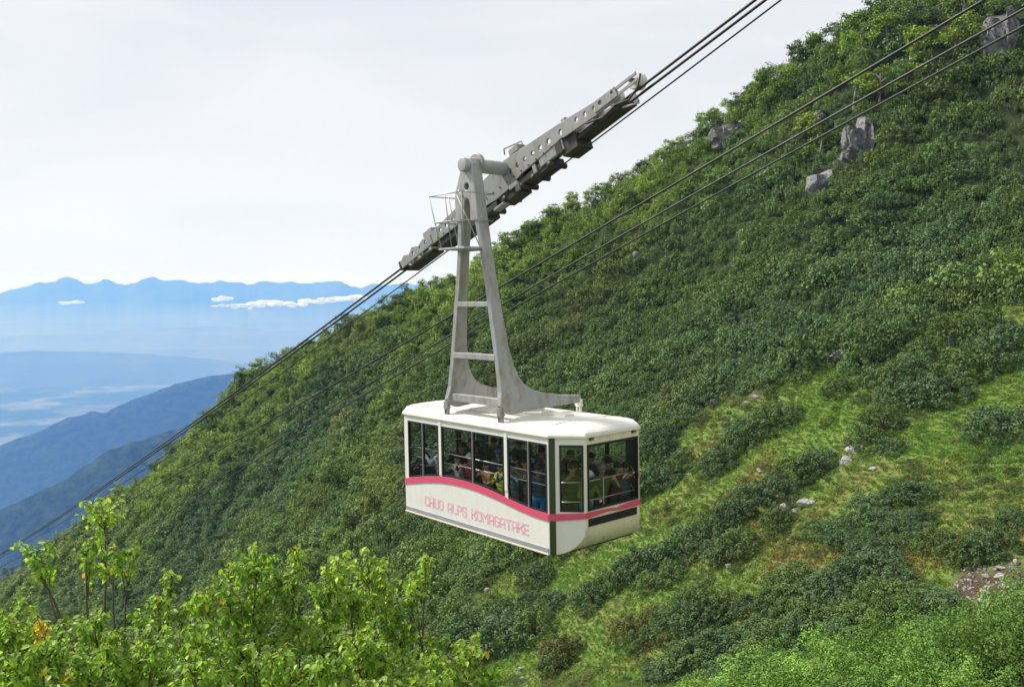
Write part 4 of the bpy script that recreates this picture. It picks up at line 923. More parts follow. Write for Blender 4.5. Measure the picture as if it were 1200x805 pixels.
# --- carriage on the track ropes
carr = empty('carriage'); carr.parent = car; carr['label'] = 'long sloping grey roller carriage with rows of round holes'
TH = math.atan2(9.79 - 6.27, 4.43 + 4.48); CT, ST = math.cos(TH), math.sin(TH)
def c3(s, n, v): return (s * CT - n * ST, v, 8.15 + s * ST + n * CT)
def cplate(outline, holes, v, t, name, mat=M_beam, bev=.012):
    a, f = plate_geo(outline, holes, t, bev); q = MB(); q.add([c3(s, n, v - k) for s, n, k in a], f); return q.build(name, mat, carr)
MAIN = [(-3.46, -.02), (-3.40, .27), (-2.6, .34), (-1.2, .46), (-.25, .57), (.25, .60), (.9, .55), (1.6, .49), (2.42, .42), (2.5, .12), (1.8, .06), (.7, .0), (.1, -.12), (-.4, -.14), (-1.2, -.06), (-2.4, -.03)]
hl = [(s, .22 + .04 * (1 - abs(s) / 2.5), .062) for s in (.35, .64, .93, 1.22, 1.50, 1.80, 2.22)] + [(s, .17, .06) for s in (-1.15, -1.45, -1.85, -2.15, -2.45, -2.75)]
for v in (.12, -.42): cplate(MAIN, hl, v, .05, 'main_beam')
q = MB(); q.hexa([c3(-3.4, .0, .09), c3(2.42, .13, .09), c3(2.42, .13, -.40), c3(-3.4, .0, -.40), c3(-3.4, .05, .09), c3(2.42, .18, .09), c3(2.42, .18, -.40), c3(-3.4, .05, -.40)]); q.build('beam_web', M_dark, carr)
UP = [(2.25, .05), (2.3, .38), (2.62, .38), (3.6, .26), (4.02, .22), (4.06, -.02), (3.3, -.02)]
for v in (.15, -.45): cplate(UP, [(2.78, .20, .055), (3.06, .18, .055), (3.34, .16, .05), (3.72, .13, .045)], v, .05, 'end_beam')
UP2 = [(3.62, .24), (3.68, .30), (4.55, .28), (4.60, .14), (4.55, .02), (3.7, .0)]
UPo = [(3.86, .02), (3.86, .24), (4.2, .26), (4.28, .06), (4.2, .02)]
cplate([(3.35, .02), (3.38, .27), (4.02, .25), (4.04, .02)], [(3.55, .15, .05), (3.92, .17, .035)], .19, .03, 'roller_plate')
for n0 in (.20, .06): 
    q = MB(); q.hexa([c3(4.0, n0 - .03, .18), c3(4.62, n0 - .03, .18), c3(4.62, n0 - .03, .15), c3(4.0, n0 - .03, .15), c3(4.0, n0 + .03, .18), c3(4.62, n0 + .03, .18), c3(4.62, n0 + .03, .15), c3(4.0, n0 + .03, .15)]); q.build('end_bar', M_beam, carr)
LO = [(-4.75, -.06), (-4.8, .14), (-4.55, .25), (-4.3, .17), (-4.1, .30), (-3.8, .20), (-3.55, .28), (-3.2, .24), (-3.15, -.02)]
for v in (.15, -.45): cplate(LO, [(-4.1, .12, .045), (-3.75, .12, .04), (-3.45, .14, .055)], v, .05, 'end_beam')
q = MB(); q.box(c3(-4.83, .05, -.15), (.06, .66, .26), Matrix.Rotation(-TH, 3, 'Y')); q.build('end_bar', M_dark, carr, bevel=.01)
def wheel(s, n, r=.175):
    w = MB(); w.tube([c3(s, n, -.02), c3(s, n, -.03), c3(s, n, -.25), c3(s, n, -.26)], [r * .9, r, r, r * .9], 20); wh = w.build('wheel', M_wheel, carr, bevel=.008)
    h = MB(); h.tube([c3(s, n, .09), c3(s, n, -.39)], .05, 10); h.build('axle', M_dark, wh)
for s, n in ((4.38, .20), (3.72, .20), (3.08, .22), (2.46, .22), (-4.55, .12), (-4.05, .13), (-3.5, .14), (-2.9, .1), (-2.3, .06), (-1.6, .02), (-.9, -.02), (-.3, -.02), (.4, .02), (1.1, .05), (1.8, .1)): wheel(s, n)
for s_ in np.arange(-3.2, 2.4, .28):
    q = MB(); q.tube([c3(s_, .03 + .035 * (s_ > -2), .145), c3(s_, .03 + .035 * (s_ > -2), .165)], .018, 6); q.build('bolt', M_dark, carr)
# machinery slung below the beam
Rm = Matrix.Rotation(-TH, 3, 'Y')
def mach(s, n, v, size, mat=M_dark, nm='machinery'):
    q = MB(); q.box(c3(s, n, v), size, Rm); q.build(nm, mat, carr, bevel=.015)
mach(2.30, -.12, -.15, (.50, .5, .36)); mach(2.02, -.06, .1, (.2, .1, .3)); mach(1.75, -.04, .08, (.85, .10, .26), M_beam, 'guard_plate'); mach(.8, -.14, -.1, (1.1, .42, .16)); mach(.1, -.26, -.1, (.7, .4, .16)); mach(-.6, -.26, .05, (.5, .25, .14)); mach(.45, -.2, .12, (.16, .08, .2), M_beam, 'bracket'); mach(1.15, -.12, .12, (.12, .08, .2), M_beam, 'bracket'); mach(-1.1, -.2, .1, (.14, .08, .2), M_beam, 'bracket'); mach(-.3, -.36, .1, (.40, .2, .07), M_beam, 'cover'); mach(-1.6, -.22, -.15, (1.3, .5, .2)); mach(.35, -.12, .16, (.3, .06, .1), M_wheel, 'cover'); mach(-2.6, -.14, -.15, (.9, .5, .14)); mach(-3.3, .32, .05, (.42, .2, .22), M_beam, 'bracket'); mach(1.35, -.2, -.1, (.7, .4, .18)); mach(3.3, -.1, -.15, (1.5, .4, .08)); mach(-4.0, -.12, -.15, (1.2, .4, .07))
for s in (-.75, -.1, .55, 1.0, 1.6):
    q = MB(); q.tube([c3(s, -.24, .14), c3(s, -.24, -.4)], .07, 12); q.build('brake_cylinder', M_dark, carr, True)
q = MB(); q.tube([c3(3.0, -.02, .17), c3(3.5, -.16, .17), c3(3.9, -.10, .17), c3(4.25, -.20, .17), c3(4.55, -.10, .17), c3(4.72, .12, .17)], .022, 6); q.build('hose', M_dark, carr, True)
q = MB(); q.tube([c3(4.0, -.22, .1), c3(4.42, -.36, .1)], .022, 6); q.build('lever', M_galv, carr, True)
q = MB(); q.tube([c3(.10, .86, -.1), c3(.12, 1.0, -.1), c3(.75, .86, -.1), c3(.78, .68, -.1)], .02, 6); q.build('guard_rail', M_beam, carr, True)
mach(.55, .72, -.1, (.34, .3, .16), M_beam, 'motor'); mach(2.3, .47, -.1, (.14, .3, .14), M_beam, 'lug')

# ------------------------------------------------------------------ ropes
MIRROR = False
def car_pt(u, v, z): return CARM @ Vector((-u, v, z))
def rope(label, v, pts, r, mat=M_rope, name='wire_rope', n=7):
    us_ = [p[0] for p in pts]; zs_ = [p[1] for p in pts]; co = np.polyfit(us_, zs_, 2 if len(pts) > 3 else 1)
    grid = list(np.linspace(-230, -40, 30)) + list(np.linspace(-35, 30, 40))
    b = MB(); b.tube([car_pt(u, v, float(np.polyval(co, u))) for u in grid], r, n); tag(b.build(name, mat, None, True), label, 'cable', 'tramway ropes')
TR = [(6.82, 10.86), (4.22, 9.80), (-4.94, 6.22), (-12.65, 3.36), (-24.01, -.72), (-46.57, -8.88)]
rope('thick dark track rope under the carriage wheels, upper of the close pair', -.05, TR, .030)
rope('thick dark track rope under the carriage wheels, lower of the close pair', -.27, TR, .030)
rope('thin dark hauling rope running just below the carriage', -.15, [(7.17, 10.70), (4.73, 9.70), (2.57, 8.80), (-3.67, 6.35), (-9.53, 4.10), (-18.99, .60), (-46, -9.1)], .017)
rope('single dark track rope crossing behind the hanger, uppermost of three', -7.0, [(8.1, 11.93), (2.69, 9.83), (-8.44, 6.0), (-18.11, 2.42), (-36.49, -3.98)], .036, M_rope)
rope('worn rope crossing behind the hanger, middle of the three', -7.0, [(8.97, 11.49), (2.69, 9.32), (-7.99, 5.38), (-16.71, 2.10), (-31.3, -3.62)], .030, M_rope_pale)
rope('worn rope crossing behind the hanger, lowest of the three', -7.25, [(8.98, 11.23), (2.69, 9.06), (-7.99, 5.12), (-16.73, 1.84), (-31.33, -3.88)], .030, M_rope_pale)

# ------------------------------------------------------------------ passengers
def skin_mat(name, col): return paint(name, col, .5, var=.06, scale=8)
SK = [skin_mat('skin_light', (.52, .32, .22)), skin_mat('skin_tan', (.42, .25, .165))]
M_hair = paint('dark_hair', (.018, .014, .012), .5, var=.3, scale=30); M_hair_grey = paint('grey_hair', (.22, .21, .20), .6, var=.3, scale=30); M_eye = paint('eye_dark', (.02, .015, .012), .3); M_lip = paint('lip', (.36, .13, .11), .5); M_shoe = paint('shoe_dark', (.03, .028, .026), .6)
CLOTH = {}
def cloth(c):
    k = tuple(c); c = tuple(min(.8, q * 1.5 + .01) for q in c)
    if k not in CLOTH: CLOTH[k] = paint('cloth_%d' % len(CLOTH), c, .8, var=.16, scale=6, bump=.2, spec=.2)
    return CLOTH[k]
def capsule(b, p0, p1, r0, r1, n=10, flat=None):
    """closed tapered limb with rounded ends"""
    p0, p1 = Vector(p0), Vector(p1); t = (p1 - p0); l = max(t.length, 1e-4); t /= l; pts, rs = [], []
    for a in (-88, -60, -30): pts.append(p0 + t * r0 * math.sin(math.radians(a))); rs.append(r0 * math.cos(math.radians(a)))
    pts += [p0, p0.lerp(p1, .5), p1]; rs += [r0, (r0 + r1) / 2, r1]
    for a in (30, 60, 88): pts.append(p1 + t * r1 * math.sin(math.radians(a))); rs.append(r1 * math.cos(math.radians(a)))
    b.tube(pts, rs, n)
DG = None
def person(u, v, yaw_uv, h, top, legs, label, hair='dark', hat=None, hands=((.22, .32, 1.12), (-.22, .32, 1.12)), tilt=.12, lean=.04, sk=0):
    """a standing figure; x is its right, y its front. One continuous body grown from joined limbs; hair and hat are separate."""
    s = h / 1.70; segs = []
    if v > .55 and u < 2.5: u -= .36
    def seg(lbl, a, b_, ra, rb): segs.append((lbl, Vector(a), Vector(b_), ra, rb))
    Lf = Vector((0, lean, 0))
    for sx in (1, -1):
        hip = Vector((sx * .095, 0, .92)); kn = Vector((sx * .10, .035, .49)); an = Vector((sx * .105, -.01, .09))
        seg('legs', hip, kn, .088, .062); seg('legs', kn, an, .062, .046); seg('shoe', an + Vector((0, -.03, -.035)), an + Vector((sx * .02, .15, -.05)), .042, .036)
        sh = Vector((sx * .185, 0, 1.395)) + Lf; hx, hy, hz = hands[0 if sx == 1 else 1]; hd = Vector((hx, hy, hz)) ; dv = hd - sh; dl = min(dv.length, .535); dv = dv.normalized(); hd = sh + dv * dl
        a_, b__ = .285, .26; x_ = (a_ * a_ - b__ * b__ + dl * dl) / (2 * dl); hgt = math.sqrt(max(a_ * a_ - x_ * x_, 0)); pole = Vector((sx * .6, -.35, -.8)); pole = (pole - dv * pole.dot(dv)).normalized(); el = sh + dv * x_ + pole * hgt
        seg('top', sh - Vector((sx * .02, 0, .005)), el, .056, .046); wr = el.lerp(hd, .93); seg('top', el, wr, .045, .034)
        fwd = (hd - el).normalized(); side = Vector((-sx, 0, 0)); side = (side - fwd * side.dot(fwd)).normalized(); dn = fwd.cross(side); dn = dn if dn.z < 0 else -dn
        for k in (-.02, 0, .02): seg('skin', hd + side * k, hd + fwd * .075 + side * k, .017, .016)
        for k, (o, l) in enumerate(((-.033, .058), (-.011, .072), (.011, .066), (.033, .05))):
            a0 = hd + fwd * .085 + side * o; a1 = a0 + fwd * l * .6 + dn * .012; a2 = a1 + fwd * l * .25 + dn * l * .55
            seg('skin', a0, a1, .0105, .010); seg('skin', a1, a2, .010, .009)
        t0 = hd + fwd * .02 + side * .035; t1 = t0 + fwd * .035 + side * .025 + dn * .01; seg('skin', t0, t1, .013, .011); seg('skin', t1, t1 + fwd * .03 + dn * .012, .011, .009)
    for z, w, r_, lb in ((.90, .085, .105, 'legs'), (1.00, .07, .108, 'top'), (1.12, .085, .112, 'top'), (1.24, .105, .118, 'top'), (1.34, .11, .105, 'top')):
        f = Lf * ((z - .9) / .5); seg(lb, Vector((-w, 0, z)) + f, Vector((w, 0, z)) + f, r_, r_)
    nk = Vector((0, .0, 1.40)) + Lf; seg('top', nk + Vector((-.12, 0, .0)), nk + Vector((.12, 0, .0)), .06, .06); seg('skin', nk, nk + Vector((0, .02, .09)), .056, .052)
    HC = nk + Vector((0, .035, .185)); ct, st = math.cos(tilt), math.sin(tilt)
    def hp(x, y, z): return HC + Vector((x, y * ct + z * st, z * ct - y * st))
    seg('skin', hp(0, -.012, .03), hp(0, -.012, .03) + Vector((0, 0, .001)), .092, .092); seg('skin', hp(0, .015, -.03), hp(0, .03, -.075), .074, .048); seg('skin', hp(0, .085, .008), hp(0, .108, -.022), .012, .017)
    for sx in (1, -1): seg('skin', hp(sx * .088, -.005, .012), hp(sx * .092, -.012, -.022), .017, .013)
    b = MB()
    for lb, a, c, ra, rb in segs: capsule(b, a, c, ra, rb, 9 if ra > .02 else 6)
    b.v = [(x * s, y * s, z * s) for x, y, z in b.v]
    o = b.build('person', cloth(top))
    md = o.modifiers.new('join', 'REMESH'); md.mode = 'VOXEL'; md.voxel_size = .0135; md.use_smooth_shade = True
    sm = o.modifiers.new('smooth', 'SMOOTH'); sm.factor = .5; sm.iterations = 2
    dg = bpy.context.evaluated_depsgraph_get(); me = bpy.data.meshes.new_from_object(o.evaluated_get(dg)); o.modifiers.clear(); o.data = me
    mats = {'skin': SK[sk], 'top': cloth(top), 'legs': cloth(legs), 'shoe': M_shoe, 'eye': M_eye, 'lip': M_lip}; order = list(mats)
    me.materials.clear()
    for k in order: me.materials.append(mats[k])
    nf = len(me.polygons); cen = np.zeros(nf * 3); me.polygons.foreach_get('center', cen); cen = cen.reshape(-1, 3) / s
    best = np.full(nf, 9.); li = np.zeros(nf, np.int32)
    for lb, a, c, ra, rb in segs:
        a = np.array(a); d_ = np.array(c) - a; ll = max(float(d_ @ d_), 1e-9); t_ = np.clip((cen - a) @ d_ / ll, 0, 1); dist = np.linalg.norm(cen - a - t_[:, None] * d_, axis=1) - (ra + (rb - ra) * t_)
        k = dist < best; best[k] = dist[k]; li[k] = order.index(lb)
    for sx in (1, -1): li[np.linalg.norm(cen - np.array(hp(sx * .034, .078, .015)), axis=1) < .017] = 4
    mc = (cen - np.array(hp(0, .082, -.06))); li[(np.abs(mc[:, 0]) < .027) & (np.abs(mc[:, 1]) < .03) & (np.abs(mc[:, 2]) < .009)] = 5
    me.polygons.foreach_set('material_index', li); me.polygons.foreach_set('use_smooth', np.ones(nf, bool)); me.update()
    tag(o, label, 'person', 'passengers in the cabin')
    Rh = Matrix.Rotation(-tilt, 3, 'X'); hc = HC * s
    q = MB(); q.ellipsoid(hp(0, -.028, .045) * s, (.103 * s, .108 * s, .098 * s), 14, 9, Rh, -.35); q.build('hair', M_hair_grey if hair == 'grey' else M_hair, o, True)
    if hat:
        q = MB(); q.ellipsoid(hp(0, -.012, .065) * s, (.110 * s, .118 * s, .085 * s), 16, 8, Rh, -.15)
        br = [hp(.112 * math.cos(a) * 1.35, .118 * math.sin(a) * 1.35 - .012, .05) * s for a in np.linspace(0, 6.283, 17)[:-1]] if hat[1] == 'brim' else [hp(.085 * x, .10 + .085 * math.sqrt(max(0, 1 - x * x)), .052) * s for x in np.linspace(-1, 1, 9)] + [hp(.1, .05, .056) * s, hp(-.1, .05, .056) * s]
        n = len(br); q.add(list(br) + [p + Vector((0, 0, .008)) for p in br], [tuple(range(n)), tuple(range(2 * n - 1, n - 1, -1))] + [(i, (i + 1) % n, n + (i + 1) % n, n + i) for i in range(n)]); q.build('hat', cloth(hat[0]), o, True)
    base = car_pt(u, v, .112)
    # front direction given in cabin axes
    fu, fv = math.cos(yaw_uv), math.sin(yaw_uv); fw = (CARM.to_3x3() @ Vector((-fu, fv, 0))); fw.z = 0
    o.location = base; o.rotation_euler = (0, 0, math.atan2(-fw.x, fw.y)); return o
R90 = math.pi / 2; rail = ((.2, .36, 1.42), (-.2, .36, 1.42)); down = ((.26, .08, .86), (-.26, .08, .86)); cam_up = ((.09, .30, 1.50), (-.09, .30, 1.50)); low = ((.16, .34, 1.1), (-.16, .34, 1.1))
person(-1.50, .86, R90 * 1.5, 1.70, (.44, .46, .62), (.32, .33, .36), 'person in lavender shirt and white cap at the second side window', hat=((.75, .75, .74), 'cap'), hands=rail)
person(-2.22, .84, R90 * 1.0, 1.62, (.03, .03, .035), (.05, .05, .06), 'person in black jacket at the far end side window', hands=low)
person(-.82, .62, R90 * 1.2, 1.76, (.035, .032, .035), (.10, .10, .12), 'tall person in black behind the wide window', hands=cam_up)
person(-.22, .86, R90 * .9, 1.60, (.20, .035, .04), (.16, .10, .09), 'person in maroon jacket and pale bucket hat at wide window', hat=((.55, .52, .50), 'brim'), hands=rail)
person(.04, .48, R90 * .7, 1.74, (.06, .07, .12), (.05, .05, .05), 'person in navy with blue hat behind the maroon jacket', hat=((.10, .14, .26), 'cap'))
person(.44, .88, R90 * 1.1, 1.50, (.30, .17, .10), (.35, .38, .40), 'short person in brown top at the centre of the side', hands=rail)
person(.98, .90, R90 * 1.0, 1.54, (.55, .52, .06), (.52, .50, .07), 'person in bright yellow jacket at the right of the wide window', hands=((.15, .3, 1.2), (-.12, .32, 1.3)))
person(.72, .5, R90 * 1.1, 1.66, (.17, .20, .045), (.06, .06, .06), 'person in moss green behind the yellow jacket', hands=down)
person(1.68, .72, R90 * 1.2, 1.72, (.20, .16, .11), (.24, .17, .11), 'person in khaki brown clothes at the third side window', hands=rail)
person(2.20, .84, R90 * .8, 1.66, (.05, .055, .08), (.02, .22, .48), 'person in dark jacket and bright blue trousers', hands=rail, hat=((.06, .06, .08), 'brim'))
person(2.66, .66, R90 * .35, 1.78, (.062, .075, .022), (.04, .045, .02), 'person in olive rain jacket behind the corner window', hands=rail)
person(2.88, .42, R90 * .15, 1.60, (.14, .15, .05), (.03, .24, .50), 'person with pale pink hat and blue trousers by the corner post', hat=((.66, .55, .54), 'brim'), hands=low, tilt=.3)
person(2.90, .02, R90 * .25, 1.70, (.10, .12, .035), (.05, .05, .05), 'grey-haired person in green jacket leaning at the end window', hair='grey', hands=rail, sk=1, lean=.08)
person(2.90, -.46, -R90 * .1, 1.66, (.115, .03, .035), (.05, .045, .05), 'person in dark maroon jacket at the end window rail', hands=rail, lean=.08)
person(2.35, -.05, R90 * .5, 1.74, (.08, .08, .085), (.05, .05, .06), 'dark clothed person standing behind the end window group')
person(1.35, .1, R90 * .8, 1.72, (.12, .12, .14), (.06, .06, .08), 'person in grey deep inside between side windows')
person(-.45, .05, R90 * 1.2, 1.68, (.09, .05, .05), (.05, .05, .05), 'person in dark brown deep inside behind the wide window', hat=((.12, .05, .05), 'cap'))
person(-1.25, .15, R90 * 1.1, 1.70, (.07, .09, .07), (.05, .05, .05), 'person in dark green deep inside behind the white cap', hands=down)
person(.5, -.55, R90 * 1.6, 1.68, (.12, .12, .12), (.05, .05, .05), 'person near the far wall seen through the wide window')
person(-1.95, .62, R90 * 1.2, 1.66, (.24, .22, .20), (.10, .10, .11), 'person in pale grey jacket between the two far side windows', hands=low)
person(-.62, .92, R90 * 1.1, 1.52, (.42, .40, .40), (.10, .12, .2), 'short person in white top at the left of the wide window', hands=rail)
person(1.38, .92, R90 * .9, 1.58, (.10, .16, .20), (.20, .18, .15), 'person in teal shirt next to the second white post', hands=rail)
person(2.44, .40, R90 * .6, 1.70, (.30, .10, .07), (.07, .07, .08), 'person in rust jacket behind the blue trousers', hands=down)
person(2.92, -.74, R90 * .1, 1.62, (.10, .10, .13), (.06, .06, .08), 'person in dark blue top at the right edge of the end window', hands=rail)
for i, (u_, v_, c_, lb) in enumerate([(-2.1, -.3, (.05, .06, .08), 'navy'), (-1.6, -.75, (.10, .05, .04), 'russet'), (-.7, -.8, (.05, .07, .05), 'dark green'), (.15, -.85, (.08, .08, .09), 'slate grey'), (1.1, -.85, (.05, .05, .05), 'black'), (2.5, -.75, (.09, .07, .05), 'brown')]):
    person(u_, v_, R90 * (1 if i % 2 else 2.6), 1.64 + .03 * (i % 4), c_, (.05, .05, .06), 'person in %s jacket standing by the far side windows' % lb, hands=down if i % 2 else rail)
person(1.9, -.7, -R90, 1.70, (.06, .07, .10), (.05, .05, .06), 'person in navy facing out of the far side windows')

# ------------------------------------------------------------------ rocks
def rock_material(name, c1, c2, lich):
    m, nt, b = nodes_of(name); N, L = nt.nodes, nt.links; tc = N.new('ShaderNodeTexCoord')
    n = N.new('ShaderNodeTexNoise'); n.inputs['Scale'].default_value = 3.5; n.inputs['Detail'].default_value = 10; n.inputs['Roughness'].default_value = .7; L.new(tc.outputs['Object'], n.inputs['Vector'])
    r_ = N.new('ShaderNodeValToRGB'); r_.color_ramp.elements[0].position = .35; r_.color_ramp.elements[0].color = (*c1, 1); r_.color_ramp.elements[1].position = .62; r_.color_ramp.elements[1].color = (*c2, 1); L.new(n.outputs['Fac'], r_.inputs['Fac'])
    n2 = N.new('ShaderNodeTexNoise'); n2.inputs['Scale'].default_value = 1.6; n2.inputs['Detail'].default_value = 5; L.new(tc.outputs['Object'], n2.inputs['Vector'])
    mr = N.new('ShaderNodeMapRange'); mr.inputs[1].default_value = .56; mr.inputs[2].default_value = .68; mr.inputs[4].default_value = .6; L.new(n2.outputs['Fac'], mr.inputs[0])
    mx = N.new('ShaderNodeMix'); mx.data_type = 'RGBA'; L.new(mr.outputs[0], mx.inputs[0]); L.new(r_.outputs['Color'], mx.inputs[6]); mx.inputs[7].default_value = (*lich, 1)
    vo = N.new('ShaderNodeTexVoronoi'); vo.feature = 'DISTANCE_TO_EDGE'; vo.inputs['Scale'].default_value = 2.2; L.new(tc.outputs['Object'], vo.inputs['Vector'])
    cr = N.new('ShaderNodeMapRange'); cr.inputs[1].default_value = .0; cr.inputs[2].default_value = .07; cr.inputs[3].default_value = .35; cr.inputs[4].default_value = 1.0; L.new(vo.outputs['Distance'], cr.inputs[0])
    mc = N.new('ShaderNodeMix'); mc.data_type = 'RGBA'; mc.blend_type = 'MULTIPLY'; mc.inputs[0].default_value = 1; L.new(mx.outputs[2], mc.inputs[6]); L.new(cr.outputs[0], mc.inputs[7])
    L.new(mc.outputs[2], b.inputs['Base Color']); b.inputs['Roughness'].default_value = .9
    bp = N.new('ShaderNodeBump'); bp.inputs['Strength'].default_value = .7; bp.inputs['Distance'].default_value = .06; L.new(n.outputs['Fac'], bp.inputs['Height']); L.new(bp.outputs['Normal'], b.inputs['Normal'])
    return m
M_rock = rock_material('pale_granite', (.22, .215, .215), (.50, .49, .485), (.20, .19, .14)); M_cliff = rock_material('grey_cliff', (.075, .075, .078), (.25, .248, .245), (.05, .065, .03)); M_rockdark = rock_material('dark_rock', (.10, .10, .11), (.24, .235, .24), (.15, .14, .1))
def rock_mesh(seed, cuts=15, sub=3):
    bm = bmesh.new(); bmesh.ops.create_icosphere(bm, subdivisions=sub, radius=1); rs = random.Random(seed)
    pl = [(Vector((rs.gauss(0, 1), rs.gauss(0, 1), rs.gauss(0, .8))).normalized(), rs.uniform(.35, .8)) for _ in range(cuts)]
    for v in bm.verts:
        for n, d in pl:
            e = v.co.dot(n) - d
            if e > 0: v.co -= n * e
        v.co += Vector((rs.gauss(0, 1), rs.gauss(0, 1), rs.gauss(0, 1))) * .02
    me = bpy.data.meshes.new('rock'); bm.to_mesh(me); bm.free(); return me
M_scree = rock_material('scree_stone', (.16, .145, .13), (.42, .40, .38), (.10, .075, .055))
ROCKS = [rock_mesh(700 + i, 10 + i % 4) for i in range(8)]
def rock(px, py, w, hgt, label, mat=M_rock, group='rocks on the grassy slope', name='rock', rot=None, deep=.7, lift=.3, tiltx=0.0, at=None):
    p = hit(px, py) if at is None else at; d = project(p)[2]; rx = w * .5 * d / FPX; rz = hgt * .5 * d / FPX
    me = random.choice(ROCKS).copy(); me.materials.append(mat); o = link(name, me); o.location = (p[0], p[1], p[2] + rz * lift); o.scale = (rx, max(rx, rz) * deep, rz)
    o.rotation_euler = (tiltx, rot if rot is not None else random.uniform(-.3, .3), random.uniform(-.3, .3)); tag(o, label, 'rock', group); return o
for q in [(1001, 528, 26, 10, 'long low white rock, upper of two, in the grass', -.5), (993, 541, 18, 10, 'long low white rock, lower of two, in the grass', -.6), (1094, 455, 14, 13, 'bright white boulder among the bushes on the right', -.5), (1050, 500, 14, 7, 'pale flat stone below the bushes, right of long white rocks', -.2), (1064, 493, 10, 6, 'small pale stone next to the pale flat stone', 0),
          (949, 590, 26, 10, 'flat grey boulder beside the diagonal bush row', -.1), (920, 598, 16, 11, 'small white block left of the flat grey boulder', .2), (932, 602, 9, 8, 'small white stone just under the flat grey boulder', .4), (893, 610, 9, 7, 'white stone left below the small white block', 0), (846, 632, 12, 5, 'pale slab at the edge of the diagonal bush row', 0), (855, 666, 11, 9, 'lone small white stone in the open rusty grass', 0), (1044, 562, 8, 7, 'tiny white stone in the rusty grass below the long rocks', 0), (1024, 551, 12, 5, 'tiny flat pale stone under the long white rocks', 0), (892, 552, 14, 4, 'thin pale stone left in the middle meadow', 0),
          (570, 655, 22, 14, 'pale purplish boulder below the cabin floor', .3), (540, 638, 8, 7, 'small pale stone under the cabin beside bushes', 0), (571, 694, 8, 7, 'small white stone in the grass left of the lone bush', 0), (610, 786, 8, 6, 'small white stone at the bottom beside the saplings', 0), (612, 797, 8, 6, 'lower small white stone near the bottom edge', 0), (887, 466, 10, 5, 'small white stone at the meadow top edge', 0), (876, 474, 8, 6, 'small grey stone left of the white one at meadow top', 0), (1085, 384, 8, 8, 'small pale stone in the uppermost grass', 0), (1117, 405, 12, 10, 'grey stone in the upper right bushes', 0), (1128, 348, 10, 8, 'pale stone at the shrub edge upper right', 0), (1068, 398, 10, 7, 'small pale stone left of the upper grass strip', 0)]:
    rock(q[0], q[1], q[2] * 1.2, q[3] * 1.25, q[4], rot=q[5], lift=.15)
for q in [(838, 476, 18, 12, 'dark boulder at the left corner of the upper meadow'), (985, 425, 34, 22, 'dark rock outcrop at the top edge of the meadow'), (1118, 406, 20, 14, 'dark grey rock among bushes at upper right'), (1038, 440, 12, 12, 'dark stone right of the dark rock outcrop'), (747, 306, 16, 14, 'purplish grey boulder high in the shrubs right of the hanger')]:
    rock(*q, mat=M_rockdark, lift=.6)
def cliff_mesh(seed):
    """angular block with steep joint planes"""
    bm = bmesh.new(); bmesh.ops.create_icosphere(bm, subdivisions=4, radius=1.25); rs = random.Random(seed)
    pl = [(Vector((rs.gauss(0, 1), rs.gauss(0, .7) - .25, rs.gauss(0, .22))).normalized(), rs.uniform(.35, .9)) for _ in range(16)] + [(Vector((rs.gauss(0, .3), rs.gauss(0, .3), 1)).normalized(), rs.uniform(.7, .95))]
    for v in bm.verts:
        for n, d in pl:
            e = v.co.dot(n) - d
            if e > 0: v.co -= n * e
        k = math.sin(v.co.x * 9 + seed) * math.sin(v.co.x * 4.1 + v.co.z * 2 + 1) * .05 + rs.gauss(0, .014); v.co += Vector((0, -k, k * .3))
    me = bpy.data.meshes.new('block'); bm.to_mesh(me); bm.free(); me.materials.append(M_cliff); return me
CLIFFS = [cliff_mesh(800 + i) for i in range(6)]
def cliff(px, py, w, hgt, label, n=5, seed=0):
    """a broken rock face built of several joined blocks"""
    rs = random.Random(seed); p = hit(px, py + hgt * .45); d = project(p)[2]; k = d / FPX; o = empty('cliff', tuple(p), 0, label, 'cliff', 'rock faces on the upper slope')
    for i in range(n):
        b = link('block', CLIFFS[rs.randrange(6)], o); t = (i + .5) / n - .5
        b.location = (t * .75 * w * k, 1.5 + rs.uniform(-.4, .5), (.36 + .3 * t + rs.uniform(-.1, .12)) * hgt * k); b.scale = (rs.uniform(2.0, 2.8) * w * k / n, 2.2, rs.uniform(.42, .54) * hgt * k); b.rotation_euler = (rs.uniform(-.4, -.1), rs.uniform(-.12, .15), rs.uniform(-.5, .5))
cliff(1016, 160, 46, 44, 'grey rock face topped by bright trees on the upper slope', 6, 1); cliff(968, 212, 28, 34, 'pale pointed rock face below the larger one', 3, 2); cliff(864, 156, 54, 26, 'shaded rock face under the skyline trees', 5, 3); cliff(1186, 36, 50, 56, 'tall grey rock face in the top right corner', 6, 4); cliff(966, 140, 22, 18, 'small grey rock face left of the main one', 3, 5); cliff(1078, 72, 22, 20, 'small rock face amid dead branches near the top', 3, 6); cliff(1000, 186, 26, 20, 'low rock face directly under the main one', 3, 7)
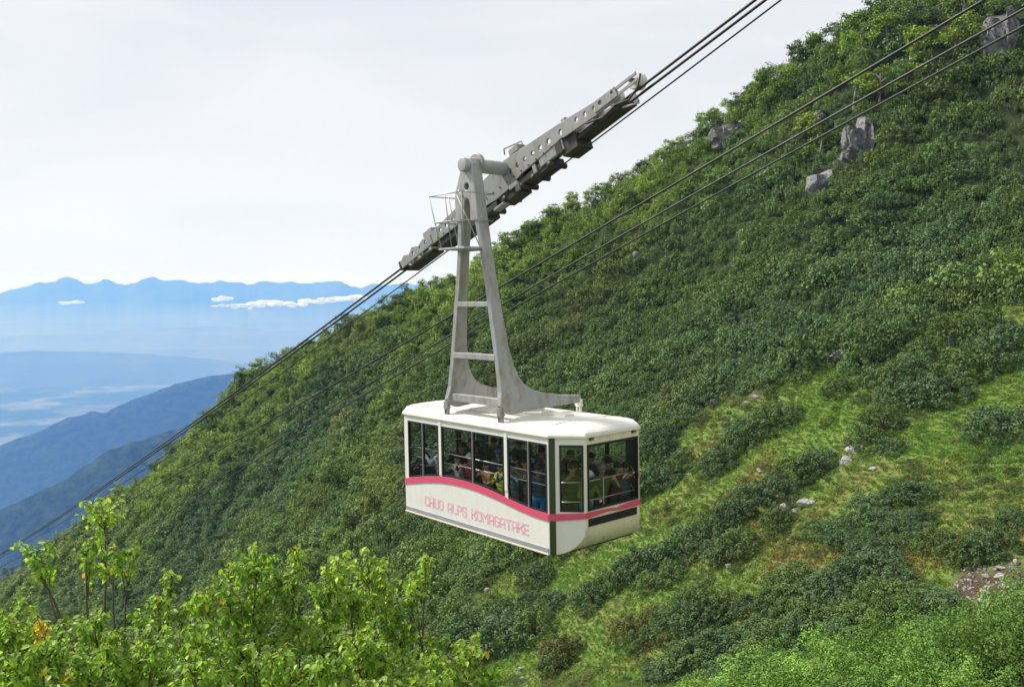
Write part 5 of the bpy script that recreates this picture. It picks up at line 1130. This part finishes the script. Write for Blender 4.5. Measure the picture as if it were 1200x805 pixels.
# bright trees around the rock faces
for i, (px, py, h, lb) in enumerate([(955, 168, 4.2, 'tall yellow-green tree left of the main rock face'), (960, 190, 4.0, 'yellow-green tree above the pale pointed rock'), (1000, 128, 4.2, 'yellow-green tree just above the main rock face'), (1030, 120, 3.8, 'yellow-green tree above right of the main rock face'), (1060, 100, 4.2, 'bright tree between rock face and ridge'), (1085, 70, 4.4, 'bright tree under the upper ropes near the ridge'), (1120, 62, 4.0, 'bright tree left of the corner rock face'), (1155, 80, 4.4, 'bright tree under the corner rock face'), (1040, 60, 4.0, 'bright tree below the ridge top'), (930, 110, 3.8, 'bright tree on the shoulder below the skyline'), (905, 130, 3.6, 'bright tree right of the shaded rock face'), (840, 150, 3.4, 'bright tree left of the shaded rock face'), (812, 178, 3.4, 'bright tree on the slope left below the shaded rock'), (1130, 30, 3.8, 'bright tree near the top edge left of the corner rock')]):
    tree(hit(px, py), h * 1.55, lb, 'bright trees around the rock faces', 'yellow')
# scree
srs = random.Random(5)
for (px, py, w, hg, lb) in [(1156, 679, 14, 9, 'grey slab left of the largest block on the stony patch'), (1173, 679, 20, 10, 'largest pale block on the stony patch'), (1175, 667, 18, 4, 'long thin slab at the top of the stony patch'), (1191, 661, 11, 9, 'grey block at the upper right of the stony patch'), (1167, 669, 7, 5, 'small pale block left of the long thin slab'), (1198, 684, 9, 7, 'white block at the right edge of the stony patch'), (1148, 661, 7, 4, 'lone small stone above the stony patch'), (1149, 669, 6, 4, 'tiny white stone under the lone small one'), (1158, 692, 6, 5, 'small white stone below the grey slab'), (1137, 675, 7, 5, 'white stone on the brown soil at left'), (1136, 681, 8, 4, 'flat white stone on the brown soil'), (1130, 693, 7, 5, 'pale stone low on the brown soil'), (1176, 690, 14, 9, 'grey stone below the largest block'), (1195, 700, 14, 10, 'white broken stone low at the right edge'), (1150, 706, 10, 6, 'pale stone at the bottom of the stony patch')]:
    rock(px, py, w, hg, lb, group='stones on the stony patch', rot=0, lift=.5)
b = MB()
for k in range(260):
    px, py = srs.uniform(1112, 1215), srs.uniform(662, 722)
    if not inside(SCREE, np.array([px]), np.array([py]))[0]: continue
    p = hit(px, py); r_ = srs.uniform(.025, .085); b.box((p[0], p[1], p[2] + r_ * .3), (r_ * 2, r_ * 1.6, r_ * 1.2), Matrix.Rotation(srs.uniform(0, 3), 3, Vector((srs.random(), srs.random(), srs.random() + .1)).normalized()))
tag(b.build('gravel', M_scree), 'small pale stones littering the brown soil', kind='stuff')
# bleached dead branches at the far left
p = hit(27, 690, 30); dead = empty('dead_bush', tuple(p), 0, 'bleached dead branches at the far left behind the saplings', 'dead bush')
for k in range(16):
    a = srs.uniform(-1.2, 1.2); q = MB(); l = srs.uniform(2, 4.5); q.tube([(srs.uniform(-1, 1), 0, -.2), (math.sin(a) * l * .5, srs.uniform(-.5, .5), l * .45), (math.sin(a) * l, srs.uniform(-.8, .8), l * srs.uniform(.7, 1.1))], [.09, .07, .02], 5); q.build('branch', M_dead, dead)

# ------------------------------------------------------------------ saplings in front, bottom left
def leaf_geo():
    """broad pointed leaf hanging from its stalk, folded along the midrib; length 1 along +x"""
    v = [(0, 0, 0), (.22, .24, .05), (.22, 0, -.01), (.22, -.24, .05), (.55, .30, .02), (.55, 0, -.05), (.55, -.30, .02), (.82, .15, -.08), (.82, 0, -.13), (.82, -.15, -.08), (1.0, 0, -.24)]
    f = [(0, 2, 1), (0, 3, 2), (1, 2, 5, 4), (2, 3, 6, 5), (4, 5, 8, 7), (5, 6, 9, 8), (7, 8, 10), (8, 9, 10)]
    return np.array(v, float), f
LV, LF = leaf_geo()
LEAF_MESH = {}
def leaf_mesh(k):
    if k not in LEAF_MESH:
        me = bpy.data.meshes.new('leaf'); me.from_pydata([tuple(p) for p in LV * np.array([1, .9 + .1 * (k % 3), 1 + .5 * (k % 2)])], [], LF); me.materials.append(M_bigleaf)
        a = me.attributes.new('lv', 'FLOAT', 'POINT'); a.data.foreach_set('value', np.full(len(LV), [.15, .35, .5, .65, .85, 1.0][k % 6], np.float32)); me.update(); LEAF_MESH[k] = me
    return LEAF_MESH[k]
LEAF_COL = {'g': (.21, .35, .045), 'y': (.62, .44, .03), 'r': (.40, .13, .035), 'l': (.29, .43, .06)}
def sapling(label, base, clusters, seed, keep=60, dens=1.0, leaf=.061):
    """clusters: (px, py, rx, ry, depth, colour key); stems run from the base to each cluster, twigs fan out and carry the leaves"""
    rs = random.Random(seed); root = empty('sapling', tuple(base), 0, label, 'sapling', 'saplings in front'); bv = Vector(base); stem = MB(); leaves = []
    cs = []
    for (px, py, rx, ry, d, key) in clusters:
        c = Vector(P(px, py, d)) - bv; cs.append((c, rx * d / FPX, ry * d / FPX, key))
    cen = sum((c for c, *_ in cs), Vector()) / len(cs); fork = Vector((cen.x * .45, cen.y * .45, cen.z * .5)); stem.tube([(0, 0, -.3), fork * .5 + Vector((rs.uniform(-.05, .05), 0, 0)), fork], [.035, .03, .024], 7)
    for c, rx, ry, key in cs:
        st_ = fork * rs.uniform(.75, 1.0); low_ = c - Vector((0, 0, ry * 1.1)); mid = st_.lerp(low_, .5) + Vector((rs.uniform(-.08, .08), rs.uniform(-.08, .08), rs.uniform(-.06, .02)))
        stem.tube([st_, st_.lerp(mid, .5) + Vector((rs.uniform(-.03, .03), 0, 0)), mid, mid.lerp(low_, .55) + Vector((rs.uniform(-.03, .03), 0, .02)), low_], [.017, .015, .012, .009, .007], 6)
        nt_ = max(6, int(19 * dens * (rx * ry / .05) ** .5))
        for k in range(nt_):
            a = rs.uniform(0, 6.283); q = math.sqrt(rs.random()); tip = c + Vector((math.cos(a) * rx * q, math.sin(a) * rx * q, ry * rs.uniform(-.75, 1.0) * math.sqrt(max(.1, 1 - q * q * .75))))
            b0 = low_.lerp(mid, rs.uniform(-.25, .5)) if rs.random() < .6 else low_.lerp(c, rs.random() * .6); m_ = b0.lerp(tip, .5) + Vector((rs.uniform(-.03, .03), rs.uniform(-.03, .03), rs.uniform(.0, .05)))
            stem.tube([b0, m_, tip], [.005, .004, .0022], 4); ln = (tip - b0).length; nl = max(6, int(ln / .021))
            for j in range(nl):
                t = .2 + .8 * (j + rs.random()) / nl; p = b0.lerp(m_, t * 2) if t < .5 else m_.lerp(tip, t * 2 - 1)
                az = j * 2.4 + rs.uniform(-.6, .6); el = rs.uniform(-1.15, .1); sz = leaf * rs.uniform(.45, 1.3)
                dr = Vector((math.cos(az) * math.cos(el), math.sin(az) * math.cos(el), math.sin(el))); up = Vector((rs.gauss(0, .35), rs.gauss(0, .35), 1)); y = up.cross(dr).normalized(); z = dr.cross(y)
                kk = key if rs.random() > .03 else rs.choice('lly'); leaves.append((Matrix((dr, y, z)).transposed(), p, sz, kk if key != 'y' or rs.random() < .8 else 'g', rs.randrange(6)))
    stem.build('trunk', M_bark, root, True)
    order = sorted(range(len(leaves)), key=lambda i: -leaves[i][2] / (leaves[i][1] + bv).length); solo = set(order[:keep])
    V, F3, F4, lv = [], [], [], []; groups = {}
    for i, (R, p, sz, key, k) in enumerate(leaves):
        if i in solo or key in 'yr' and len(solo) < 280:
            o = link('leaf', leaf_mesh(k), root); M_ = R.to_4x4(); M_.translation = p; o.matrix_basis = M_ @ Matrix.Scale(sz, 4); c = LEAF_COL[key]; j = rs.uniform(.85, 1.15); o['tint'] = [q * j for q in c]
        else: groups.setdefault(key, []).append((R, p, sz, k))
    for key, ls in groups.items():
        vv = []; ff = []; lvv = []
        for R, p, sz, k in ls:
            o_ = len(vv); A_ = np.array(R); q = (LV * sz) @ A_.T + np.array(p); vv += q.tolist(); ff += [tuple(i + o_ for i in f) for f in LF]; lvv += [rs.random()] * len(LV)
        me = bpy.data.meshes.new('crown'); me.from_pydata(vv, [], ff); me.materials.append(M_bigleaf); a = me.attributes.new('lv', 'FLOAT', 'POINT'); a.data.foreach_set('value', np.array(lvv, np.float32)); me.update()
        o = link('crown', me, root); o['tint'] = list(LEAF_COL[key]); o['kind'] = 'stuff'
    return len(leaves)
def gb(px, d):
    x = (px - 600) / FPX * d; return np.array([x, d, float(height(x, d))])
nl = 0
nl += sapling('sparse sapling with open forked branches at the far left', gb(125, 8.2), [(40, 640, 26, 18, 8.0, 'g'), (122, 600, 30, 24, 8.3, 'l'), (100, 640, 20, 14, 8.1, 'g'), (152, 640, 30, 13, 8.4, 'g'), (132, 662, 22, 13, 8.2, 'l'), (52, 668, 14, 10, 8.0, 'g')], 1, 140, .75, .068)
nl += sapling('small sapling with few leaves right of the sparse one', gb(190, 8.5), [(200, 678, 20, 16, 8.6, 'g'), (185, 705, 18, 12, 8.5, 'l'), (165, 722, 22, 14, 8.4, 'g'), (212, 715, 18, 14, 8.6, 'g')], 2, 70, .8)
nl += sapling('tall dense sapling with dark inner leaves and twin stems', gb(296, 8.0), [(300, 655, 36, 22, 8.0, 'g'), (268, 682, 32, 22, 7.9, 'g'), (335, 682, 28, 26, 8.1, 'g'), (302, 700, 40, 26, 8.0, 'g'), (346, 648, 12, 13, 8.1, 'l'), (240, 702, 24, 18, 7.8, 'l'), (275, 720, 26, 16, 7.9, 'g')], 3, 110, 1.35)
nl += sapling('leafy sapling right of the tall dense one', gb(385, 8.4), [(396, 662, 24, 22, 8.4, 'l'), (378, 688, 24, 20, 8.3, 'g'), (412, 700, 26, 20, 8.5, 'g'), (390, 716, 26, 16, 8.4, 'g')], 4, 80, 1.2)
nl += sapling('bright yellow-green sapling left of the spindly one', gb(436, 8.8), [(432, 662, 24, 22, 8.8, 'l'), (450, 685, 18, 18, 8.9, 'l'), (425, 712, 30, 22, 8.7, 'l'), (462, 715, 20, 16, 8.8, 'g')], 5, 80, 1.2)
nl += sapling('spindly bright sapling with a narrow top under the cabin', gb(490, 9.0), [(498, 658, 11, 12, 9.0, 'l'), (488, 682, 20, 14, 9.0, 'l'), (482, 705, 12, 14, 9.0, 'g'), (470, 742, 28, 18, 8.9, 'g'), (510, 748, 20, 14, 9.0, 'g')], 6, 70, 1.1)
nl += sapling('low rounded yellow-green sapling at the right end of the row', gb(548, 8.6), [(545, 758, 34, 18, 8.6, 'l'), (572, 785, 28, 20, 8.6, 'g'), (522, 785, 34, 20, 8.5, 'l'), (556, 806, 40, 16, 8.5, 'g')], 7, 80, 1.2)
rs0 = random.Random(77)
LOWL = ['low leafy sapling in the bottom left corner', 'low sapling with yellowing leaves left of the bottom centre', 'low sapling beneath the sparse forked one', 'low sapling with a withered red spray beside the dense one', 'low sapling at the foot of the dense twin-stemmed one', 'low sapling under the leafy one right of the dense one', 'low sapling at the bottom between spindly and rounded ones']
LOWC = [[(15, 715, 26, 18, 'g'), (28, 748, 32, 22, 'g'), (15, 785, 30, 22, 'g'), (58, 775, 32, 22, 'g'), (5, 740, 20, 20, 'g')],
        [(62, 738, 30, 16, 'g'), (48, 733, 10, 7, 'y'), (105, 750, 32, 20, 'g'), (50, 783, 8, 7, 'y'), (95, 790, 34, 20, 'g'), (80, 788, 10, 6, 'y')],
        [(110, 722, 26, 14, 'g'), (140, 760, 32, 20, 'g'), (150, 795, 34, 18, 'g'), (178, 750, 26, 18, 'g'), (188, 790, 30, 20, 'g')],
        [(215, 755, 28, 18, 'g'), (232, 735, 20, 12, 'g'), (228, 795, 12, 7, 'y'), (266, 786, 7, 12, 'r'), (245, 775, 28, 18, 'g'), (214, 800, 26, 14, 'l')],
        [(285, 760, 32, 18, 'g'), (330, 745, 28, 16, 'g'), (300, 795, 34, 18, 'g'), (345, 785, 32, 20, 'g'), (350, 730, 22, 14, 'g')],
        [(380, 750, 32, 18, 'g'), (420, 745, 28, 18, 'l'), (385, 790, 34, 20, 'g'), (425, 785, 32, 20, 'g'), (450, 762, 24, 18, 'g')],
        [(465, 780, 30, 20, 'g'), (500, 775, 26, 16, 'l'), (450, 802, 32, 14, 'g'), (490, 803, 32, 14, 'g')]]
for i, (lb, cl) in enumerate(zip(LOWL, LOWC)):
    d0 = 7.0 + .15 * i; mx_ = sum(c[0] for c in cl) / len(cl)
    nl += sapling(lb, gb(mx_, d0), [(c[0], c[1], c[2] * 1.1, c[3] * 1.1, d0 + rs0.uniform(-.5, .6), c[4]) for c in cl] + [(c[0] + rs0.uniform(-15, 15), c[1] + 22, c[2], c[3], d0 - .5 + rs0.uniform(-.3, .3), 'g') for c in cl[:4]], 20 + i, 60, 1.2, .060)
print('leaves', nl)
